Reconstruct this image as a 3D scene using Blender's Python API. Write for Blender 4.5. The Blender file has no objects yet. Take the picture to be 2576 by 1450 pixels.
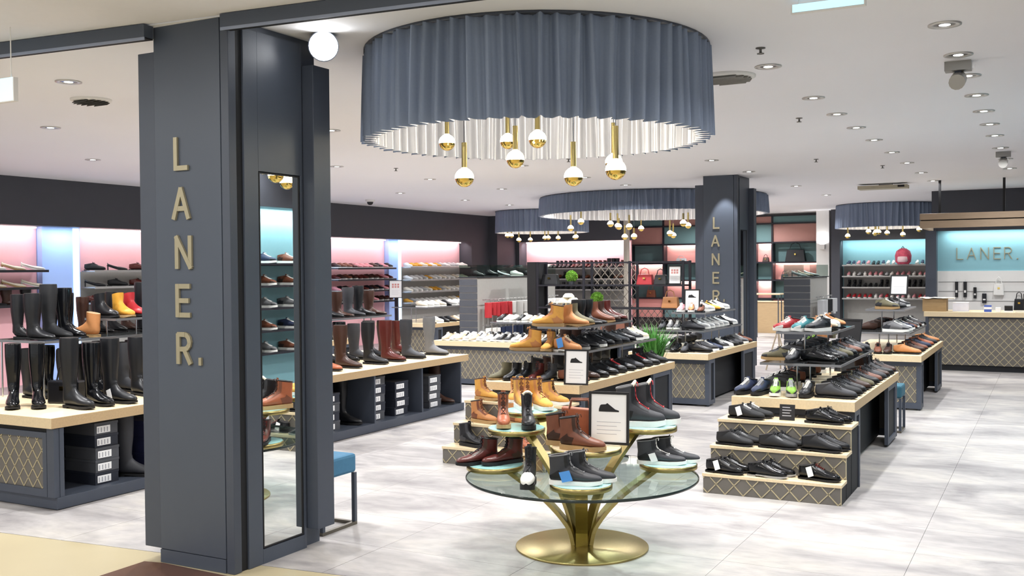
import bpy, math, random
from mathutils import Vector, Matrix
R = random.Random(7)
S = bpy.context.scene
COL = S.collection

# ------------------------------------------------------------------ camera, world, light, exposure
H = 1.60
f, yaw, pitch, roll = 2543.0, math.radians(28.16), math.radians(1.10), math.radians(0.484)
fw = Vector((-math.sin(yaw), math.cos(yaw), 0)); rt = Vector((math.cos(yaw), math.sin(yaw), 0)); dn = Vector((0, 0, -1))
f2 = math.cos(pitch) * fw + math.sin(pitch) * dn
d2 = -math.sin(pitch) * fw + math.cos(pitch) * dn
r3 = math.cos(roll) * rt + math.sin(roll) * d2
d3 = -math.sin(roll) * rt + math.cos(roll) * d2
cam = bpy.data.cameras.new('camera')
cam.sensor_width = 36; cam.lens = f / 2576 * 36; cam.clip_start = .05; cam.clip_end = 200
co = bpy.data.objects.new('camera', cam); COL.objects.link(co)
m = Matrix((( r3.x, -d3.x, -f2.x, 0), (r3.y, -d3.y, -f2.y, 0), (r3.z, -d3.z, -f2.z, H), (0, 0, 0, 1)))
co.matrix_world = m
S.camera = co
w = bpy.data.worlds.new('mall'); S.world = w; w.use_nodes = True
w.node_tree.nodes['Background'].inputs[0].default_value = (0.93, 0.96, 1.0, 1)
w.node_tree.nodes['Background'].inputs[1].default_value = 0.75
S.view_settings.view_transform = 'Standard'; S.view_settings.look = 'None'
S.view_settings.exposure = 0.25; S.view_settings.gamma = 1; S.view_settings.use_curve_mapping = False
DOWN_W = 22      # watts of one recessed downlight
CEIL = 2.93
TOP = .61        # table tops

# ------------------------------------------------------------------ materials
def hexc(h):
    c = [int(h[i:i + 2], 16) / 255 for i in (0, 2, 4)]
    return tuple(x / 12.92 if x <= .04045 else ((x + .055) / 1.055) ** 2.4 for x in c) + (1,)
MATS = {}
def mat(name, h, rough=.5, metal=0, var=.08, scale=20, bump=0, emit=None, es=0, coat=0, stretch=None, trans=0, ior=1.45, sheen=0):
    if name in MATS: return MATS[name]
    M = bpy.data.materials.new(name); M.use_nodes = True; nt = M.node_tree
    b = nt.nodes['Principled BSDF']; c = hexc(h)
    b.inputs['Base Color'].default_value = c; b.inputs['Roughness'].default_value = rough; b.inputs['Metallic'].default_value = metal
    b.inputs['Coat Weight'].default_value = coat; b.inputs['Transmission Weight'].default_value = trans; b.inputs['IOR'].default_value = ior
    b.inputs['Sheen Weight'].default_value = sheen
    if emit: b.inputs['Emission Color'].default_value = hexc(emit); b.inputs['Emission Strength'].default_value = es
    if var or bump:
        tc = nt.nodes.new('ShaderNodeTexCoord'); mp = nt.nodes.new('ShaderNodeMapping'); n = nt.nodes.new('ShaderNodeTexNoise')
        nt.links.new(tc.outputs['Object'], mp.inputs[0]); nt.links.new(mp.outputs[0], n.inputs['Vector'])
        if stretch: mp.inputs['Scale'].default_value = stretch
        n.inputs['Scale'].default_value = scale; n.inputs['Detail'].default_value = 4
        if var:
            mx = nt.nodes.new('ShaderNodeMixRGB'); nt.links.new(n.outputs[0], mx.inputs[0])
            mx.inputs[1].default_value = tuple(x * (1 - var) for x in c[:3]) + (1,)
            mx.inputs[2].default_value = tuple(min(1, x * (1 + var)) for x in c[:3]) + (1,)
            nt.links.new(mx.outputs[0], b.inputs['Base Color'])
        if bump:
            bp = nt.nodes.new('ShaderNodeBump'); bp.inputs['Strength'].default_value = bump; bp.inputs['Distance'].default_value = .004
            nt.links.new(n.outputs[0], bp.inputs['Height']); nt.links.new(bp.outputs[0], b.inputs['Normal'])
    MATS[name] = M
    return M
ANTH = mat('anthracite_paint', '484f5b', .42, var=.04, scale=6)
ANTH2 = mat('anthracite_matt', '43454d', .6, var=.05, scale=5)
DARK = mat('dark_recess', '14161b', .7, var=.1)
FRAME = mat('frame_steel', '444a56', .45, var=.05)
GOLD = mat('brushed_gold', 'aa9a66', .3, 1, var=.12, scale=60, stretch=(1, 1, 8))
GOLDL = mat('letter_gold', 'a59c82', .4, .45, var=.1)
GOLDM = mat('mirror_gold', 'f0cf74', .06, 1, var=0)
OAK = mat('oak_slab', 'dcc8a4', .45, var=.14, scale=9, stretch=(9, 1, 9), bump=.05)
OAKY = mat('oak_edge', 'bfa37c', .5, var=.16, scale=9, stretch=(1, 9, 9), bump=.05)
TAUPE = mat('taupe_panel', '6a6660', .6, var=.07)
LINE = mat('lattice_line', 'bcb08f', .4, .3, var=0)
WHITE = mat('white_paint', 'e4e2df', .6, var=.02)
CEILM = mat('ceiling_plaster', 'efeff3', .85, var=.02, scale=.8)
PAPER = mat('white_paper', 'f2f2f2', .7, var=0)
PRINT = mat('print_grey', 'a9a9b0', .7, var=0)
INK = mat('print_black', '1b1b1e', .6, var=0)
PINKP = mat('print_pink', 'cf8f8a', .7, var=0)
PINK = mat('pink_wall', 'f5bcc3', .6, var=.03)
PINKD = mat('pink_board', 'bd8d84', .6, var=.03)
PINKN = mat('pink_niche', 'eda49d', .6, var=.03)
TEAL = mat('teal_wall', '84b3be', .6, var=.03)
TEALD = mat('teal_board', '6d8e90', .6, var=.04)
SHELF = mat('shelf_black', '22222a', .4, var=0)
WIRE = mat('shelf_grey', 'a3a2a1', .4, .2, var=.03)
GRIDW = mat('grey_board', 'a9a8a4', .7, var=.06)
CHROME = mat('chrome', 'c9cbcf', .12, 1, var=0)
MIRROR = mat('mirror_glass', 'f1f4f2', .01, 1, var=0)
AQUA = mat('aqua_plate', 'aee3e2', .12, var=0, coat=.6)
FABRIC = mat('grey_curtain', '8490a5', .85, var=.06, scale=90, bump=.1)
LINING = mat('silver_lining', 'e3e3e6', .3, .6, var=.03)
BLUEST = mat('blue_upholstery', '3f7191', .75, var=.1, scale=40, bump=.1)
GREEN = mat('plant_green', '7fb043', .8, var=.3, scale=60)
GREEND = mat('leaf_green', '4f8a3f', .6, var=.3, scale=30)
BLUELIT = mat('blue_lit_pilaster', 'a9c6ff', .5, var=.02)  # white panels, with the blue of their lighting put into the colour
WOODBR = mat('beam_wood', 'a18c75', .6, var=.18, scale=8, stretch=(1, 12, 12))
GLOW = mat('led_white', 'ffffff', .5, var=0, emit='ffffff', es=9)
GLOWB = mat('led_blue', 'cfe4ff', .5, var=0, emit='b9dcff', es=2.2)
GLOWP = mat('led_warm', 'fff2ea', .5, var=0, emit='fff0ea', es=3)
BULB = mat('bulb_lit', 'fff3c8', .3, var=0, emit='fff0cc', es=9)
SCREEN = mat('screen_cyan', 'aee4f7', .4, var=0, emit='aee6fa', es=1.0)
LAMPM = mat('lamp_lens', 'ffffff', .5, var=0, emit='ffffff', es=9)
def glass_mat(name, tint, fres=.9):
    M = bpy.data.materials.new(name); M.use_nodes = True; nt = M.node_tree
    for n in list(nt.nodes): nt.nodes.remove(n)
    o = nt.nodes.new('ShaderNodeOutputMaterial'); mx = nt.nodes.new('ShaderNodeMixShader')
    t = nt.nodes.new('ShaderNodeBsdfTransparent'); g = nt.nodes.new('ShaderNodeBsdfGlossy'); fr = nt.nodes.new('ShaderNodeLayerWeight')
    pw = nt.nodes.new('ShaderNodeMath'); pw.operation = 'POWER'; pw.inputs[1].default_value = 4; ml = nt.nodes.new('ShaderNodeMath'); ml.operation = 'MULTIPLY_ADD'; ml.inputs[1].default_value = .55; ml.inputs[2].default_value = .04
    nt.links.new(fr.outputs['Facing'], pw.inputs[0]); nt.links.new(pw.outputs[0], ml.inputs[0])
    t.inputs[0].default_value = hexc(tint); g.inputs['Roughness'].default_value = .02
    nt.links.new(ml.outputs[0], mx.inputs[0]); nt.links.new(t.outputs[0], mx.inputs[1]); nt.links.new(g.outputs[0], mx.inputs[2])
    nt.links.new(mx.outputs[0], o.inputs[0]); MATS[name] = M
    return M
GLASS = glass_mat('clear_glass', 'e6f0ec')
GEDGE = mat('glass_edge', '26302f', .15, var=0)
ACRYL = glass_mat('acrylic_smoke', 'cfd3d6')

# floor: one procedural stone, world-space so it runs over the tiles, each tile a little different
def floor_mat():
    M = bpy.data.materials.new('grey_stone_floor'); M.use_nodes = True; nt = M.node_tree; b = nt.nodes['Principled BSDF']
    g = nt.nodes.new('ShaderNodeNewGeometry'); oi = nt.nodes.new('ShaderNodeObjectInfo')
    mp = nt.nodes.new('ShaderNodeMapping'); mp.inputs['Scale'].default_value = (.75, 1.5, 1)
    nt.links.new(g.outputs['Position'], mp.inputs[0])
    n1 = nt.nodes.new('ShaderNodeTexNoise'); n1.inputs['Scale'].default_value = 1.5; n1.inputs['Detail'].default_value = 8; n1.inputs['Roughness'].default_value = .62; n1.inputs['Distortion'].default_value = .6
    n2 = nt.nodes.new('ShaderNodeTexNoise'); n2.inputs['Scale'].default_value = 9; n2.inputs['Detail'].default_value = 6
    nt.links.new(mp.outputs[0], n1.inputs['Vector']); nt.links.new(mp.outputs[0], n2.inputs['Vector'])
    r = nt.nodes.new('ShaderNodeValToRGB'); nt.links.new(n1.outputs[0], r.inputs[0])
    r.color_ramp.elements[0].position = .32; r.color_ramp.elements[0].color = hexc('827e7f')
    r.color_ramp.elements[1].position = .68; r.color_ramp.elements[1].color = hexc('c3beb7')
    e = r.color_ramp.elements.new(.5); e.color = hexc('a9a5a4')
    mx = nt.nodes.new('ShaderNodeMixRGB'); mx.blend_type = 'MULTIPLY'; mx.inputs[0].default_value = .6
    r2 = nt.nodes.new('ShaderNodeValToRGB'); r2.color_ramp.elements[0].color = (.75, .75, .76, 1); r2.color_ramp.elements[0].position = .35; r2.color_ramp.elements[1].position = .6
    nt.links.new(n2.outputs[0], r2.inputs[0]); nt.links.new(r.outputs[0], mx.inputs[1]); nt.links.new(r2.outputs[0], mx.inputs[2])
    hs = nt.nodes.new('ShaderNodeHueSaturation'); mr = nt.nodes.new('ShaderNodeMapRange')
    mr.inputs[3].default_value = .965; mr.inputs[4].default_value = 1.03
    nt.links.new(oi.outputs['Random'], mr.inputs[0]); nt.links.new(mr.outputs[0], hs.inputs['Value']); nt.links.new(mx.outputs[0], hs.inputs['Color'])
    nt.links.new(hs.outputs[0], b.inputs['Base Color']); b.inputs['Roughness'].default_value = .42
    return M
FLOORM = floor_mat()
GROUT = mat('floor_grout', 'b3b0ad', .8, var=0)
TAN = mat('mall_stone', 'b5a98a', .3, var=.08, scale=2)
BROWN = mat('mall_brown_stone', '5e4236', .25, var=.2, scale=6)

# ------------------------------------------------------------------ mesh helpers
class MB:
    def __init__(s): s.v = []; s.f = []; s.m = []; s.sm = []
    def add(s, vs, fs, mi=0, sm=False):
        o = len(s.v); s.v += [tuple(v) for v in vs]
        for q in fs: s.f.append(tuple(i + o for i in q)); s.m.append(mi); s.sm.append(sm)
        return s
    def box(s, x0, x1, y0, y1, z0, z1, mi=0):
        v = [(x, y, z) for z in (z0, z1) for y in (y0, y1) for x in (x0, x1)]
        return s.add(v, [(0, 2, 3, 1), (4, 5, 7, 6), (0, 1, 5, 4), (2, 6, 7, 3), (0, 4, 6, 2), (1, 3, 7, 5)], mi)
    def obox(s, c, ux, uy, uz, mi=0):      # oriented box from centre and half axes
        c, ux, uy, uz = map(Vector, (c, ux, uy, uz))
        v = [c + a * ux + b * uy + d * uz for d in (-1, 1) for b in (-1, 1) for a in (-1, 1)]
        return s.add(v, [(0, 2, 3, 1), (4, 5, 7, 6), (0, 1, 5, 4), (2, 6, 7, 3), (0, 4, 6, 2), (1, 3, 7, 5)], mi)
    def bar(s, p, q, wd, th, up=(0, 0, 1), mi=0):
        p, q = Vector(p), Vector(q); d = q - p; u = Vector(up); sd = d.cross(u)
        if sd.length < 1e-6: sd = d.cross(Vector((1, 0, 0)))
        sd.normalize(); n = sd.cross(d).normalized()
        return s.obox((p + q) / 2, d / 2, sd * wd / 2, n * th / 2, mi)
    def tube(s, pts, r, n=8, mi=0, cap=True, flat=None):
        pts = [Vector(p) for p in pts]; rings = []
        for i, p in enumerate(pts):
            d = (pts[min(i + 1, len(pts) - 1)] - pts[max(i - 1, 0)]).normalized()
            a = d.cross(Vector((0, 0, 1)))
            if a.length < 1e-3: a = Vector((1, 0, 0))
            a.normalize(); b = d.cross(a)
            ra, rb = (flat if flat else (r, r)) if not callable(r) else (r(i), r(i))
            rings.append([p + a * math.cos(t) * ra + b * math.sin(t) * rb for t in [2 * math.pi * k / n for k in range(n)]])
        return s.loft(rings, mi, cap)
    def loft(s, rings, mi=0, cap=True, sm=True):
        n = len(rings[0]); vs = [v for r in rings for v in r]; fs = []
        for i in range(len(rings) - 1):
            for k in range(n): fs.append((i * n + k, i * n + (k + 1) % n, (i + 1) * n + (k + 1) % n, (i + 1) * n + k))
        s.add(vs, fs, mi, sm)
        if cap:
            s.add(rings[0], [tuple(range(n - 1, -1, -1))], mi); s.add(rings[-1], [tuple(range(n))], mi)
        return s
    def lathe(s, prof, c=(0, 0, 0), n=24, mi=0, cap=True):
        rings = [[(c[0] + r * math.cos(t), c[1] + r * math.sin(t), c[2] + z) for t in [2 * math.pi * k / n for k in range(n)]] for r, z in prof]
        return s.loft(rings, mi, cap)
    def prism(s, pts, z0, z1, mi=0):
        n = len(pts); z0 = z0 if callable(z0) else (lambda x, q=z0: q); z1 = z1 if callable(z1) else (lambda x, q=z1: q)
        vs = [(x, y, z0(x)) for x, y in pts] + [(x, y, z1(x)) for x, y in pts]
        fs = [tuple(range(n - 1, -1, -1)), tuple(range(n, 2 * n))] + [(k, (k + 1) % n, n + (k + 1) % n, n + k) for k in range(n)]
        return s.add(vs, fs, mi)
    def mesh(s, name, mats):
        me = bpy.data.meshes.new(name); me.from_pydata(s.v, [], s.f)
        for a in (mats if isinstance(mats, (list, tuple)) else [mats]): me.materials.append(a)
        me.polygons.foreach_set('material_index', s.m); me.polygons.foreach_set('use_smooth', s.sm); me.update()
        return me
    def build(s, name, mats, parent=None, bev=0, **k):
        o = link(name, s.mesh(name, mats), parent)
        if bev:
            b = o.modifiers.new('bevel', 'BEVEL'); b.width = bev; b.segments = 2; b.limit_method = 'ANGLE'
        return tag(o, **k)
def link(name, data, parent=None, loc=None, rz=0):
    o = bpy.data.objects.new(name, data); COL.objects.link(o)
    if parent: o.parent = parent
    if loc: o.location = loc
    if rz: o.rotation_euler = (0, 0, rz)
    return o
def tag(o, label=None, cat=None, group=None, kind=None):
    if label:
        ws = label.split()
        while len(ws) > 16 and 'the' in ws: ws.remove('the')      # keep labels within sixteen words
        o['label'] = ' '.join(ws)
    if cat: o['category'] = cat
    if group: o['group'] = group
    if kind: o['kind'] = kind
    return o
def thing(name, label, cat, loc=(0, 0, 0), rz=0, group=None): return tag(link(name, None, None, loc, rz), label, cat, group)
def boxo(name, x0, x1, y0, y1, z0, z1, mt, parent=None, bev=0, **k): return MB().box(x0, x1, y0, y1, z0, z1).build(name, mt, parent, bev, **k)
ORD = 'first second third fourth fifth sixth seventh eighth ninth tenth eleventh twelfth thirteenth fourteenth fifteenth sixteenth seventeenth eighteenth nineteenth twentieth'.split()
ORD += ['twenty-' + o for o in ORD[:9]] + ['thirtieth'] + ['thirty-' + o for o in ORD[:9]]

# diamond lattice of thin raised strips on a plane: origin, unit u (width W), unit v (height Hh), normal n
def lattice(name, parent, o, u, v, n, W, Hh, dx, dy, wd=.006, phase=0, line=None):
    o, u, v, n = map(Vector, (o, u, v, n)); b = MB(); sl = dy / dx
    for sg in (1, -1):
        k = -int(Hh / sl / dx) - 3
        while True:
            x0 = k * dx + phase; k += 1
            if x0 > W + Hh / sl + dx: break
            # line x = x0 + sg*y/sl
            ts = []
            y0, y1 = 0.0, Hh
            xa, xb = x0, x0 + sg * Hh / sl
            t0, t1 = 0.0, 1.0; d = xb - xa
            lo, hi = sorted(((0 - xa) / d, (W - xa) / d)); t0, t1 = max(t0, lo), min(t1, hi)
            if t1 - t0 < .02: continue
            p = o + u * (xa + d * t0) + v * (Hh * t0) + n * .002; q = o + u * (xa + d * t1) + v * (Hh * t1) + n * .002
            b.bar(p, q, wd, .004, up=n)
    return b.build(name, line or LINE, parent)

def area(name, loc, size, power, color=(1, 1, 1), direc=(0, 0, -1), sy=None, spread=180, parent=None):
    l = bpy.data.lights.new(name, 'AREA'); l.energy = power; l.color = color; l.shape = 'RECTANGLE' if sy else 'DISK'; l.size = size
    if sy: l.size_y = sy
    l.spread = math.radians(spread)
    o = link(name, l, parent, loc); o.rotation_euler = Vector(direc).to_track_quat('-Z', 'Y').to_euler()
    return o

# ------------------------------------------------------------------ structure
boxo('floor', -14, 3, 1.5, 27.5, -.06, -.012, GROUT, kind='structure')
FL = bpy.data.objects['floor']
TW, TD = .91, .61
tile_me = MB().box(-TW / 2 + .001, TW / 2 - .001, -TD / 2 + .001, TD / 2 - .001, -.012, 0).mesh('floor_tile', FLOORM)
def shop_line(x): return 3.97 + .1 * (x + 5.72)        # where the mall floor ends and the shop floor begins
tiles = []
for i in range(-15, 5):
    for j in range(0, 38):
        cx, cy = -.675 + (i + .5) * TW, 4.75 + (j + .5) * TD
        if cx > 2.6 or cy > 26.5: continue
        tiles.append((math.hypot(cx, cy) + (6 if cx > .7 or cx < -6.4 and cy < 9.5 else 0), cx, cy))
tiles.sort()
for _, cx, cy in tiles[:290]: link('floor_tile', tile_me, FL, (cx, cy, 0))
far = MB()
for _, cx, cy in tiles[290:]: far.box(cx - TW / 2 + .0015, cx + TW / 2 - .0015, cy - TD / 2 + .0015, cy + TD / 2 - .0015, -.012, 0)
o = far.build('far_tiles', FLOORM, FL, kind='stuff')
# the cut row of tiles along the shop line
for i in range(-15, 4):
    x0, x1 = -.675 + i * TW + .0015, -.675 + (i + 1) * TW - .0015
    MB().prism([(x0, shop_line(x0) + .003), (x1, shop_line(x1) + .003), (x1, 4.7485), (x0, 4.7485)], -.012, 0).build('floor_tile', FLOORM, FL)
b = MB().prism([(-14, -3), (4, -3), (4, shop_line(4)), (-14, shop_line(-14))], -.06, -.001)
mf = b.build('floor_mall', TAN, kind='structure')
MB().prism([(-4.42, 3.55), (-3.3, 3.3), (-3.3, 3.87), (-3.72, 3.93), (-4.3, 3.955), (-4.42, 3.93)], -.004, .0015).build('stone_inlay', BROWN, mf)

MB().prism([(-14, 3.01), (3, 4.6), (3, 27.5), (-14, 27.5)], CEIL, CEIL + .08).build('ceiling', CEILM, kind='structure')
MB().prism([(-14, -3), (3, -3), (3, 4.59), (-14, 3.0)], CEIL + .004, CEIL + .09).build('ceiling_mall', mat('ceiling_mall_paint', 'e8e7ec', .85, var=.02), kind='structure')
boxo('wall_left', -13.1, -12.95, 1.5, 24.2, 0, CEIL, ANTH2, kind='structure')
boxo('wall_left_outer', -14, -13.1, 1.4, 1.5, 0, CEIL, ANTH2, kind='structure')
boxo('wall_back', -13.1, 3, 27.2, 27.35, 0, CEIL, ANTH2, kind='structure')
boxo('wall_right', 1.0, 1.15, 5.2, 27.3, 0, CEIL, ANTH2, kind='structure')

# left wall: fascia, lit bays (pink boards), blue-lit pilasters, shelves
XF, XB = -12.58, -12.93
boxo('trim_1', XB, XF, 4.0, 21.42, 2.262, CEIL, ANTH2, kind='structure')       # fascia over the bays
boxo('trim_2', -12.95, XF, 21.42, 22.3, 0, CEIL, ANTH2, kind='structure')      # dark corner pier
boxo('trim_3', -12.95, -12.35, 22.3, 23.5, 0, CEIL, ANTH2, kind='structure')
bays = [(4.3, 9.62), (10.3, 15.3), (16.14, 18.22), (18.72, 21.40)]
pils = [(9.63, 10.27), (15.31, 16.13), (18.23, 18.71)]
for i, (y0, y1) in enumerate(bays):
    wp = boxo('wall_panel', XB - .02, XB + .01, y0, y1, 0, 2.262, PINK, kind='structure')
    b = MB().box(XB + .03, XB + .09, y0 + .05, y1 - .05, 2.235, 2.255)
    b.build('led_strip', GLOWP, wp)
    area('bay_light', (XB + .22, (y0 + y1) / 2, 2.23), y1 - y0 - .1, 2.9 * (y1 - y0), (1, .95, .95), (-.55, 0, -1), .12)
for i, (y0, y1) in enumerate(pils):
    p = boxo('wall_pilaster', XB - .02, XB + .12, y0, y1, 0, 2.262, BLUELIT, kind='structure')
    boxo('light_strip', XB + .12, XB + .13, y1 - .12, y1 - .02, .3, 2.25, GLOWB, p)
    area('pilaster_light', (XB + .34, (y0 + y1) / 2, 2.2), y1 - y0 - .06, 3.6, (.72, .87, 1), (-.35, 0, -1), .08)

# back wall of the pink bay (faces the camera), y = 23.3
boxo('trim_4', -12.35, -9.31, 23.3, 23.8, 2.285, CEIL, ANTH2, kind='structure')
boxo('trim_5', -12.35, -12.25, 23.3, 23.8, 0, 2.285, ANTH2, kind='structure')
boxo('wall_back_pink', -12.25, -9.32, 23.72, 23.8, 0, 2.285, PINK, kind='structure')
boxo('wall_back_return', -9.30, -9.22, 23.2, 23.4, 0, CEIL, mat('cream_post', 'b9b4a8', .6), kind='structure')
area('bay_light', (-10.8, 23.5, 2.25), 2.8, 20, (1, .94, .93), (0, .5, -1), .1)
boxo('trim_6', -12.2, -9.35, 23.6, 23.7, 2.26, 2.28, GLOWP, kind='structure')

# blue bay at the back, y = 24.6
boxo('trim_7', -4.62, -2.0, 24.6, 25.1, 2.2, CEIL, ANTH2, kind='structure')
boxo('trim_8', -4.62, -4.42, 24.6, 25.1, 0, 2.2, ANTH2, kind='structure')
boxo('wall_back_blue', -4.42, -2.0, 25.0, 25.1, 0, 2.2, TEAL, kind='structure')
area('bay_light', (-3.3, 24.8, 2.17), 2.3, 9, (.85, 1, 1), (0, .5, -1), .1)
boxo('wall_back_grey', -12, -4.0, 26.3, 26.4, 0, CEIL, GRIDW, kind='structure')
boxo('trim_9', -5.02, -4.72, 24.9, 25.2, 0, CEIL, WHITE, kind='structure')       # white column

# till zone: y = 19.7
boxo('trim_10', -1.93, 1.0, 19.65, 19.85, 2.21, CEIL, ANTH2, kind='structure')
boxo('trim_11', -2.02, -1.84, 19.5, 19.85, 0, 2.21, FRAME, kind='structure')
boxo('wall_till_blue', -1.84, 1.0, 19.75, 19.85, 1.49, 2.21, TEAL, kind='structure')
boxo('wall_till_white', -1.84, 1.0, 19.72, 19.85, 0, 1.49, WHITE, kind='structure')
area('till_light', (-.5, 19.6, 2.17), 2.4, 9, (.9, 1, 1), (0, .5, -1), .08)
wtw = bpy.data.objects['wall_till_white']
for z in (.95, 1.12, 1.29): boxo('groove_rail', -1.82, .98, 19.712, 19.722, z, z + .012, WIRE, wtw)

# ------------------------------------------------------------------ letters
def strokes(ch):
    if ch == 'L': return [[(0, 1), (0, 0), (.5, 0)]]
    if ch == 'A': return [[(0, 0), (.34, 1), (.68, 0)], [(.12, .33), (.56, .33)]]
    if ch == 'N': return [[(0, 0), (0, 1), (.62, 0), (.62, 1)]]
    if ch == 'E': return [[(.52, 1), (0, 1), (0, 0), (.52, 0)], [(0, .5), (.46, .5)]]
    if ch == 'R':
        arc = [(.3 + .24 * math.sin(math.radians(a)), .745 + .255 * math.cos(math.radians(a))) for a in range(0, 181, 30)]
        return [[(0, 0), (0, 1)] + arc + [(0, .49)], [(.28, .49), (.56, 0)]]
    if ch == '.': return [[(0, .0), (.12, .0)]]
    if ch == 'S': return [[(.5, .85), (.38, 1), (.12, 1), (0, .8), (.1, .58), (.42, .44), (.52, .22), (.4, 0), (.12, 0), (0, .14)]]
    if ch == 'I': return [[(0, 0), (0, 1)]]
    return []
def letter(ch, parent, o, u, v, n, h, t, depth, mt):
    o, u, v, n = map(Vector, (o, u, v, n)); b = MB()
    k_ = 0
    for st in strokes(ch):
        for (a, c), (d, e) in zip(st, st[1:]):
            k_ += 1; dk = depth + (k_ % 3) * .0007
            p = o + u * a * h + v * c * h; q = o + u * d * h + v * e * h
            dr = (q - p).normalized() * t / 2 * (.9 if ch in 'LEN' else .4)
            if ch == '.': dr = (q - p) * 0
            b.bar(p - dr + n * dk / 2, q + dr + n * dk / 2, t * (1.6 if ch == '.' else 1), dk, up=n)
    return b.build('letter', mt, parent)

# ------------------------------------------------------------------ pillars with sign and mirror
def pillar(x0, x1, y0, y1, label, zt, letters, lw, mir_y, mlabel, slabel):
    p = tag(link('pillar', None, None, (0, 0, 0)), label, None, None, 'structure')
    boxo('core', x0 + .005, x1 - .03, y0 + .02, y1 + .15, 0, zt, ANTH, p)
    boxo('front_panel', x0, x1 - .06, y0, y0 + .02, .075, zt, ANTH, p, bev=.002)
    boxo('plinth', x0, x1 - .06, y0 - .002, y0 + .02, 0, .072, ANTH, p)
    boxo('corner_trim', x1 - .055, x1, y0, y0 + .055, 0, zt, FRAME, p, bev=.003)
    boxo('guide_rail', x0 - .125, x0 - .001, y0 + .004, y0 + .14, .075, zt - .13, FRAME, p, bev=.003)
    boxo('groove', x1 - .035, x1 - .012, y0 + .055, y0 + .11, 0, zt, DARK, p)
    boxo('side_panel', x1 - .03, x1, y0 + .11, mir_y[0] - .005, .0, zt - .04, ANTH, p, bev=.002)
    boxo('side_panel', x1 - .03, x1, mir_y[1] + .005, y1, .0, zt - .04, ANTH, p, bev=.002)
    boxo('side_panel', x1 - .03, x1, mir_y[0] - .005, mir_y[1] + .005, .0, .08, ANTH, p)
    boxo('side_panel', x1 - .03, x1, mir_y[0] - .005, mir_y[1] + .005, 2.14, zt - .04, ANTH, p)
    boxo('guide_rail', x1 - .03, x1 + .075, y1 + .01, y1 + .16, .11, zt - .16, FRAME, p, bev=.003)
    mr = thing('mirror', mlabel, 'mirror')
    boxo('glass', x1 - .012, x1 - .006, mir_y[0] + .008, mir_y[1] - .008, .092, 2.128, MIRROR, mr)
    fr = MB()
    for a in ((mir_y[0], mir_y[0] + .008, .085, 2.135), (mir_y[1] - .008, mir_y[1], .085, 2.135), (mir_y[0] + .008, mir_y[1] - .008, .085, .092), (mir_y[0] + .008, mir_y[1] - .008, 2.128, 2.135)):
        fr.box(x1 - .03, x1 - .002, *a)
    fr.build('frame', INK, mr)
    s = thing('pillar_sign', slabel, 'sign')
    for ch, x, z, h in letters: letter(ch, s, (x, y0 - .001, z), (1, 0, 0), (0, 0, 1), (0, -1, 0), h, lw, .012, GOLDL)
    return p
L1 = [('L', -4.165, 2.155, .155), ('A', -4.185, 1.885, .16), ('N', -4.165, 1.625, .155), ('E', -4.165, 1.365, .155), ('R', -4.165, 1.105, .155), ('.', -4.015, 1.118, .155)]
pillar(-4.33, -3.79, 3.966, 4.55, 'anthracite pillar at the shop entrance carrying gold letters and a tall mirror', 2.93, L1, .026, (4.19, 4.525),
       'tall narrow mirror set into the side of the entrance pillar', 'vertical gold letters LANER. on the front of the entrance pillar')
L2 = [('L', -4.36, 2.165, .15), ('A', -4.39, 1.90, .155), ('N', -4.38, 1.635, .15), ('E', -4.37, 1.365, .15), ('R', -4.37, 1.10, .15), ('.', -4.22, 1.11, .15)]
pillar(-4.52, -4.01, 14.4, 15.0, 'anthracite pillar standing deep in the shop behind the display tables', 2.93, L2, .024, (14.55, 14.9),
       'narrow mirror on the side of the pillar deep in the shop', 'vertical gold letters LANER. on the pillar deep in the shop')
sp = bpy.data.lights.new('pillar_spot', 'SPOT'); sp.energy = 60; sp.spot_size = math.radians(50); sp.spot_blend = .3; sp.shadow_soft_size = .03
o = link('pillar_spot', sp, None, (-4.2, 14.15, 2.9)); o.rotation_euler = Vector((.02, .22, -1)).to_track_quat('-Z', 'Y').to_euler()

# header rail of the rolling grille along the shop line, on both sides of the pillar
def header(xa, xb, ya, yb, idx):
    d = Vector((xb - xa, yb - ya, 0)); n = Vector((-d.y, d.x, 0)).normalized(); c = Vector(((xa + xb) / 2, (ya + yb) / 2, 0)) + n * .07
    o = MB().obox(c + Vector((0, 0, 2.895)) - n * .035, d / 2, n * .035, (0, 0, .034)).build('trim_%d' % idx, ANTH, kind='structure')
    MB().obox(c + Vector((0, 0, 2.857)) - n * .035, d / 2, n * .032, (0, 0, .003)).build('guide_slot', DARK, o)
    MB().obox(c + Vector((0, 0, 2.853)) - n * .066, d / 2, n * .003, (0, 0, .008)).build('guide_lip', mat('lip_grey', '8f97a8', .4, .4), o)
def hy(x): return 3.777 + .093 * (x + 5.36)
header(-8.0, -4.30, hy(-8.0), hy(-4.30), 12)
header(-3.80, 3.0, hy(-3.80), hy(3.0), 13)

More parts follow.
